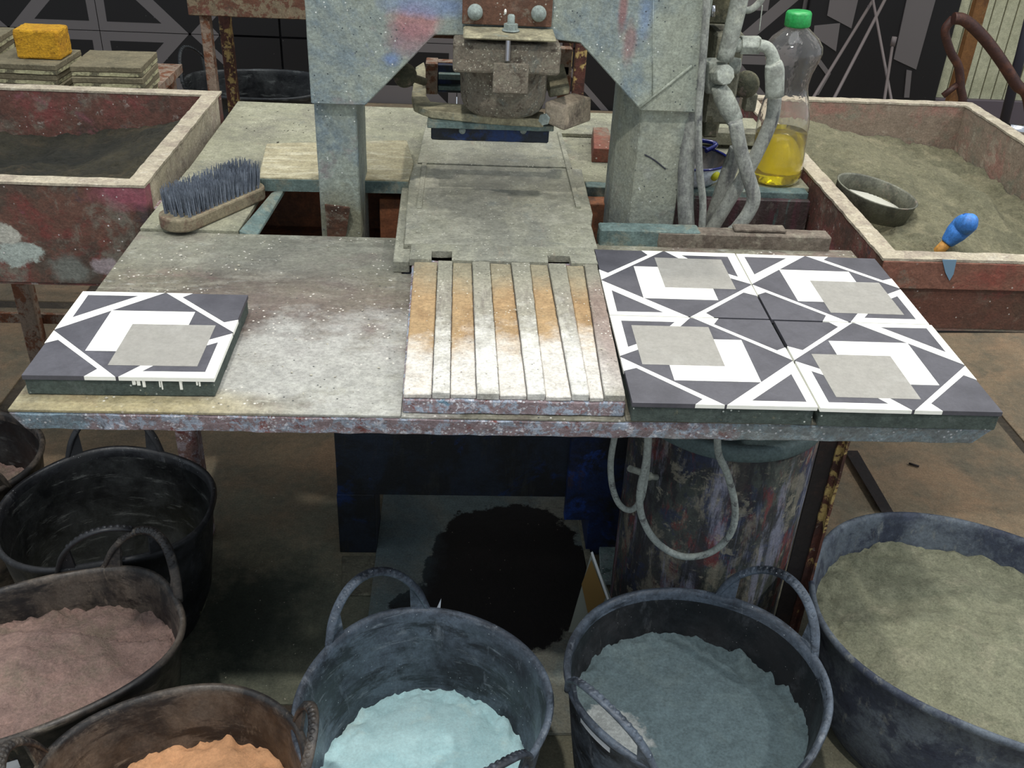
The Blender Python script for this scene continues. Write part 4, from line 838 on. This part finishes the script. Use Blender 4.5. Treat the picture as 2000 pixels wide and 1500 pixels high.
# ================================================================ DRUM
dc = Vector((.418, 1.262, G)); RD = .146
Dr = Thing('paint_spattered_drum', 'paint-spattered cylindrical drum standing under the right half of the table', 'drum', dc)
Dr.part('shell', MB().lathe([(.0001, 0), (RD, 0), (RD-.004, .005), (RD, .455), (RD-.01, .46)], dc, 64), 'drum')
Dr.part('rim', MB().lathe([(RD+.0005, .442), (RD+.003, .445), (RD+.003, .462), (RD, .466), (RD-.010, .466), (RD-.014, .460), (.0001, .460)], dc, 64), 'drum_rim')
Dr.part('lid', MB().lathe([(RD-.03, .461), (RD-.032, .472), (.0001, .474)], dc, 64), 'drum_rim')
tp = V(1242, 920, 1.13); Dr.part('tap', MB().tube([V(1230, 915, 1.12), V(1250, 922, 1.13), V(1268, 930, 1.15), V(1290, 932, 1.19)], .005, 10).lathe([(.0001, .004), (.006, .003), (.006, -.003)], V(1268, 930, 1.145), 12, axis=(0, -1, 0)), 'pipe_dust')

# ================================================================ FLOOR BOARD, CARD
c4 = [U(750, 972, G+.006), U(1118, 972, G+.006)]
single('floor_board', MB().poly([(-.150, 1.0), (.236, 1.0), (.246, 1.417), (.246, 1.75), (-.148, 1.75)], G+.0005, G+.008), 'mat_board', 'flat grey board on the floor under the table with a dark wet stain', 'board', (.06, 1.4, G), bevel=.001)
single('light_batten', MB().poly([tuple(U(1118, 972, G).xy), tuple(U(1128, 972, G).xy), (.262, 1.25), (.250, 1.25)], G+.0085, G+.014), 'dusty_steel', 'pale thin batten along the right side of the floor board', 'batten', (.25, 1.4, G+.0085))
cb = [(1156, 1078), (1190, 1168), (1150, 1230), (1112, 1205)]
A = U(1190, 1178, G+.02); 
t1 = V(1156, 1076, 1.19); b1 = V(1194, 1170, 1.17); b2 = V(1122, 1250, 1.10); 
cardT = Thing('pattern_card', 'card printed with brown and grey diamonds leaning behind the stickered tub', 'card', (t1.x, 1.15, G))
pc = [t1, b1, V(1204, 1260, 1.15), V(1108, 1260, 1.17)]
n3_ = (b1-t1).cross(pc[3]-t1)
def onpl(x, y):
    d = ray(x, y); c0 = Vector((0, 0, CAM_H)); return c0+d*((t1-c0).dot(n3_)/d.dot(n3_))
pc = [t1, b1, onpl(1215, 1235), onpl(1110, 1235)]
print('card', pc)
nrm = (pc[1]-pc[0]).cross(pc[3]-pc[0]).normalized()*.0012
cardT.part('sheet', MB().prism(pc, [p_+nrm for p_ in pc]), 'card_grey')
if nrm.y > 0: nrm = -nrm
def onp(x, y, k_=1.0):
    d = ray(x, y); n3 = (pc[1]-pc[0]).cross(pc[3]-pc[0]); cam0 = Vector((0, 0, CAM_H)); t = (pc[0]-cam0).dot(n3)/d.dot(n3); return cam0+d*t+nrm*k_
for l, m, k_ in (([(1155, 1092), (1183, 1165), (1156, 1232), (1136, 1140)], 'card_brown', 1.6), ([(1154, 1078), (1158, 1076), (1190, 1168), (1186, 1170)], 'card_white', 1.8)):
    cardT.part('printed_shape', MB().prism([onp(x, y, k_-.4) for x, y in l], [onp(x, y, k_) for x, y in l]), m)
a_ = U(1988, 632, G+.002); single('paper_sheet', MB().poly([(1.56, 2.42), (1.75, 2.42), (1.75, 2.55), (1.53, 2.55)], G+.0005, G+.002), 'card_white', 'white paper sheet on the floor at the right edge beyond the brown box', 'paper', (1.6, 2.45, G))
single('paper_scrap', MB().poly([tuple(U(x, y, G).xy) for x, y in [(1936, 622), (1968, 640), (1955, 641)]], G+.0005, G+.002), 'powder_orange', 'small cream paper scrap on the floor beside the white sheet', 'paper', U(1950, 635, G))
single('floor_strip', MB().poly([tuple(U(x, y, G).xy) for x, y in [(1775, 626), (2200, 630), (2230, 650), (1790, 650)]], G+.0004, G+.006), 'black_wood', 'black flat strip on the floor behind the right tiles', 'strip', U(1950, 640, G))
single('twig', MB().tube([U(1775, 905, G+.004), U(1795, 911, G+.004)], .0025, 6, sub=1), 'dark_iron', 'short dark twig on the floor right of the table', 'stick', U(1785, 908, G))
bpl = U(1655, 880, G); single('floor_bar', MB().prism([U(1650, 880, G+.001), U(1675, 880, G+.001), U(1745, 1000, G+.001), U(1722, 1000, G+.001)], [U(1650, 880, G+.012), U(1675, 880, G+.012), U(1745, 1000, G+.012), U(1722, 1000, G+.012)]), 'dark_iron',
    'dark iron bar lying on the floor, running under the large sand tub', 'bar', bpl)

# ================================================================ TILES ON THE TABLE
tile = make_tile()
def solve_place(o, px_tl, px_tr, label, rz0):
    a = U(*px_tl, 0); b_ = U(*px_tr, 0); ang = math.atan2(b_.y-a.y, b_.x-a.x); return a, ang
LT = {}
def put(o, tl, ang, quarter, label):
    """tl: top-left corner of the tile as it lies; quarter: pattern turned by that many quarter turns counter-clockwise"""
    s = .2; q = quarter*PI/2
    off = {0: (0, 0), 1: (0, -s), 2: (s, -s), 3: (s, 0)}[quarter]
    c_, s_ = math.cos(ang), math.sin(ang)
    o.location = (tl.x+off[0]*c_-off[1]*s_, tl.y+off[0]*s_+off[1]*c_, TZ+.0002)
    o.rotation_euler = (0, 0, ang+q); o['label'] = label; o['group'] = 'freshly pressed cement tiles'
a, b_ = U(162, 569, 0), U(492, 574, 0)
put(tile, a, math.atan2(b_.y-a.y, b_.x-a.x)-.01, 0, 'single patterned cement tile lying alone on the left of the table')
t2 = copy_tree(tile); t3 = copy_tree(tile); t4 = copy_tree(tile); t5 = copy_tree(tile)
tl = Vector((.1875, 1.2655, 0)); aA = -.012; e1_ = Vector((math.cos(aA), math.sin(aA), 0)); e2_ = Vector((math.sin(aA), -math.cos(aA), 0))
put(t2, tl, aA, 1, 'back left tile of the four, its corner triangle pointing at the wooden board')
put(t3, tl+e1_*.2022+Vector((0, -.0012, 0)), aA-.004, 0, 'back right tile of the four, nearest the right sand box')
put(t4, tl+e2_*.2025+Vector((.0, 0, 0)), aA+.004, 2, 'front left tile of the four beside the wooden board')
put(t5, tl+e1_*.2035+e2_*.2035, aA-.002, 3, 'front right tile of the four at the table corner')

# ================================================================ BRUSH
b0 = U(333, 440, -.012); b1_ = U(493, 372, -.012); ax_ = (b1_-b0).normalized(); sd = Vector((-ax_.y, ax_.x, 0)); L_ = (b1_-b0).length+.012
base0 = b0-ax_*.004
Bz = -.0195; Br = Thing('scrubbing_brush', 'wooden scrubbing brush lying bristles-up on the left rear plate', 'brush', Vector((base0.x, base0.y, Bz)))
W_ = .030; ol = []
for i in range(13): a = PI/2+PI*i/12; ol.append((base0+ax_*(.022+.026*math.cos(a))+sd*W_*math.sin(a)))
for i in range(13): a = -PI/2+PI*i/12; ol.append((base0+ax_*(L_-.02+.024*math.cos(a))+sd*W_*math.sin(a)))
Br.part('back', MB().poly([(p_.x, p_.y) for p_ in ol], Bz, Bz+.020), 'brush_wood', bevel=.003, bseg=2)
bm_ = MB()
for i in range(19):
    for j in range(6):
        u_ = .012+(L_-.024)*i/18+(.003 if j % 2 else 0); v_ = (j/5-.5)*.046
        if i in (0, 18) and j in (0, 5): continue
        c0 = base0+ax_*u_+sd*v_; c0.z = Bz+.0195
        for k_ in range(9):
            a = 2*PI*k_/9+random.random(); spx = .0020; sp2 = random.uniform(.0015, .0052)
            hgt = .036+random.uniform(-.003, .004)
            A_ = c0+Vector((math.cos(a)*spx, math.sin(a)*spx, 0)); B_ = c0+Vector((math.cos(a)*sp2, math.sin(a)*sp2, hgt))+ax_*(.003*(i-9)/9)
            bm_.tube([A_, B_], [.00085, .0005], 4, sub=1, cap=False)
Br.part('bristles', bm_, 'bristle', kind='stuff', label='stiff blue-grey bristles')

# ================================================================ BOTTLE, BOWL
bc = Vector((.541, 1.625, -.0198)); bc = U(1513, 352, -.0198)
Bo = Thing('plastic_bottle', 'clear plastic bottle half full of yellow liquid with a green cap', 'bottle', bc)
prof = [(.0001, .002), (.036, .0), (.043, .006), (.0455, .02), (.0455, .10), (.0445, .13), (.040, .155), (.0345, .178), (.0335, .195), (.037, .215), (.0455, .240), (.0485, .252), (.047, .264), (.039, .278), (.026, .290), (.0185, .297), (.0175, .308)]
prof = [(r_*.97, z_*.87) for r_, z_ in prof]
inn = [(max(.0001, r_-.0009), z_+(.0009 if z_ < .01 else 0)) for r_, z_ in prof]
Bo.part('shell', MB().lathe(prof+inn[::-1], bc, 56), 'clear')
liq = [(r_-.0013 if r_ > .01 else .0001, z_+(.0016 if z_ < .01 else 0)) for r_, z_ in prof if z_ < .1]+[(.0001, .0883)]
Bo.part('liquid', MB().lathe(liq, bc, 56), 'oil', label='bright yellow liquid')
cap = MB().lathe([(.0001, .283), (.0185, .283), (.0205, .280), (.021, .262), (.020, .260), (.0001, .260)], bc, 36)
Bo.part('cap', cap, 'cap_green', label='green screw cap')
Bo.o.rotation_euler = (0, -.045, 0)
wc = U(1352, 372, -.0198)+Vector((0, .055, 0)); RW = .066
Bw = Thing('enamel_bowl', 'white enamel bowl with a dark blue rim behind the hoses', 'bowl', wc)
Bw.part('bowl', MB().lathe([(.0001, .0), (.045, 0), (.060, .012), (.066, .032), (.068, .040)], wc, 48), 'enamel')
Bw.part('lining', MB().lathe([(.0675, .040), (.064, .032), (.057, .014), (.04, .005), (.0001, .004)], wc, 48), 'enamel_in')
Bw.part('rim', MB().tube([wc+Vector((.068*math.cos(2*PI*k_/40), .068*math.sin(2*PI*k_/40), .040)) for k_ in range(41)], .0022, 8, sub=1), 'enamel_blue', label='dark blue enamel rim')
Bw.part('blue_handle', MB().tube([wc+Vector((.035, .03, .042)), wc+Vector((.055, .048, .05)), wc+Vector((.005, .066, .052))], .004, 8), 'enamel_blue')
dm = MB(); cc = wc+Vector((.066*math.sin(.58), -.066*math.cos(.58), .026)); dm.lathe([(.0085, -.002), (.0085, .0015), (.0001, .002)], cc, 18, axis=Vector((math.sin(.58), -math.cos(.58), -.25))); Bw.part('yellow_spot', dm, 'yellow_paint')

# ================================================================ STACKED TILES AT THE BACK, SPONGE
bt = Thing('back_bench', 'low bench behind the left sand box carrying stacked tiles', 'bench', (-.9, 2.3, G))
bt.part('bench_top', MB().box(-1.4, -.725, 2.17, 2.60, -.115, -.095), 'rust_dusty')
for x_ in (-1.35, -.76):
    for y_ in (2.2, 2.56): bt.part('leg', MB().box(x_-.02, x_+.02, y_-.02, y_+.02, G, -.115), 'rust_dusty')
def back_tile(loc, rz, label):
    m = MB().box(-.075, .075, -.075, .075, .010, .0215, 0).box(-.0745, .0745, -.0745, .0745, 0, .010, 1)
    o = m.build('stacked_tile', ['back_tile', 'back_edge'], (0, 0, 0), bevel=.0012, rough=(.0009, .015, .03))
    return o
bt0 = None
def stack(cx, cy_, z0, n_, rz, where):
    global bt0
    z = z0
    for i in range(n_):
        lab = ['bottom', 'second', 'third', 'fourth', 'fifth'][i] if i < n_-1 else 'topmost'
        lab = f'{lab} grey-brown raw tile of {where}'
        lc = (cx+random.uniform(-.006, .006), cy_+random.uniform(-.006, .006), z); rr = rz+random.uniform(-.05, .05)
        if bt0 is None: bt0 = back_tile(None, 0, ''); o = bt0
        else: o = bt0.copy(); C.objects.link(o)
        o.location = lc; o.rotation_euler = (0, 0, rr); tag(o, lab, 'tile', 'raw tiles stacked behind the left sand box'); ROOTS.append(o)
        z += .0222
    return z
q = V(205, 140, 2.2)
ztop = stack(-.785, 2.27, -.0945, 4, .03, 'the right stack behind the left sand box')
z2 = stack(-.957, 2.27, -.0945, 4, -.04, 'the stack under the sponge')
z3 = stack(-1.13, 2.36, -.0945, 5, .05, 'the leftmost stack, cut by the left edge')
sq = V(88, 112, 2.255)
single('sponge', MB().box(sq.x-.052, sq.x+.044, 2.235, 2.305, z2+.0002, z2+.062), 'sponge', 'yellow sponge resting on a stack of raw tiles', 'sponge', (sq.x, 2.27, z2), bevel=.005, bseg=2, rough=(.0013, .012, .012))

# ================================================================ CRUMBS
def crumbs(label, name, regions, m, n_, smin, smax):
    mb = MB()
    for _ in range(n_):
        x0, x1, y0, y1, z = random.choice(regions); x = random.uniform(x0, x1); y = random.uniform(y0, y1); s_ = random.uniform(smin, smax)*random.random()**.5
        vs = [Vector((x+random.uniform(-1, 1)*s_, y+random.uniform(-1, 1)*s_, z+random.uniform(0, .9)*s_)) for _ in range(5)]
        mb.add(vs, [[0, 1, 2], [0, 1, 3], [1, 2, 3], [0, 2, 4], [2, 3, 4], [0, 3, 4]])
    cx = sum((r_[0]+r_[1])/2 for r_ in regions)/len(regions); cy_ = sum((r_[2]+r_[3])/2 for r_ in regions)/len(regions)
    single(name, mb, m, label, 'crumbs', (cx, cy_, regions[0][4]), kind='stuff')
crumbs('pale crumbs scattered over the left half of the work table', 'crumbs', [(-.44, -.09, .89, 1.33, TZ)], 'crumb', 260, .0008, .0028)
crumbs('crumbs on the slatted wooden board', 'crumbs', [(-.05, .17, .89, 1.25, .0)], 'crumb', 260, .0006, .0022)
crumbs('dark crumbs scattered over the rear table plate', 'crumbs', [(-.44, -.11, 1.74, 1.98, -.02), (.21, .56, 1.64, 1.83, -.02)], 'crumb_dark', 170, .001, .0035)
crumbs('crumbs and grit on the floor under the table', 'crumbs', [(-.37, -.16, .95, 1.6, G), (.5, .54, 1.3, 1.6, G)], 'crumb', 160, .001, .003)

# ---------------------------------------------------------------- everything stands FL above the datum
for o in ROOTS: o.location.z += FL
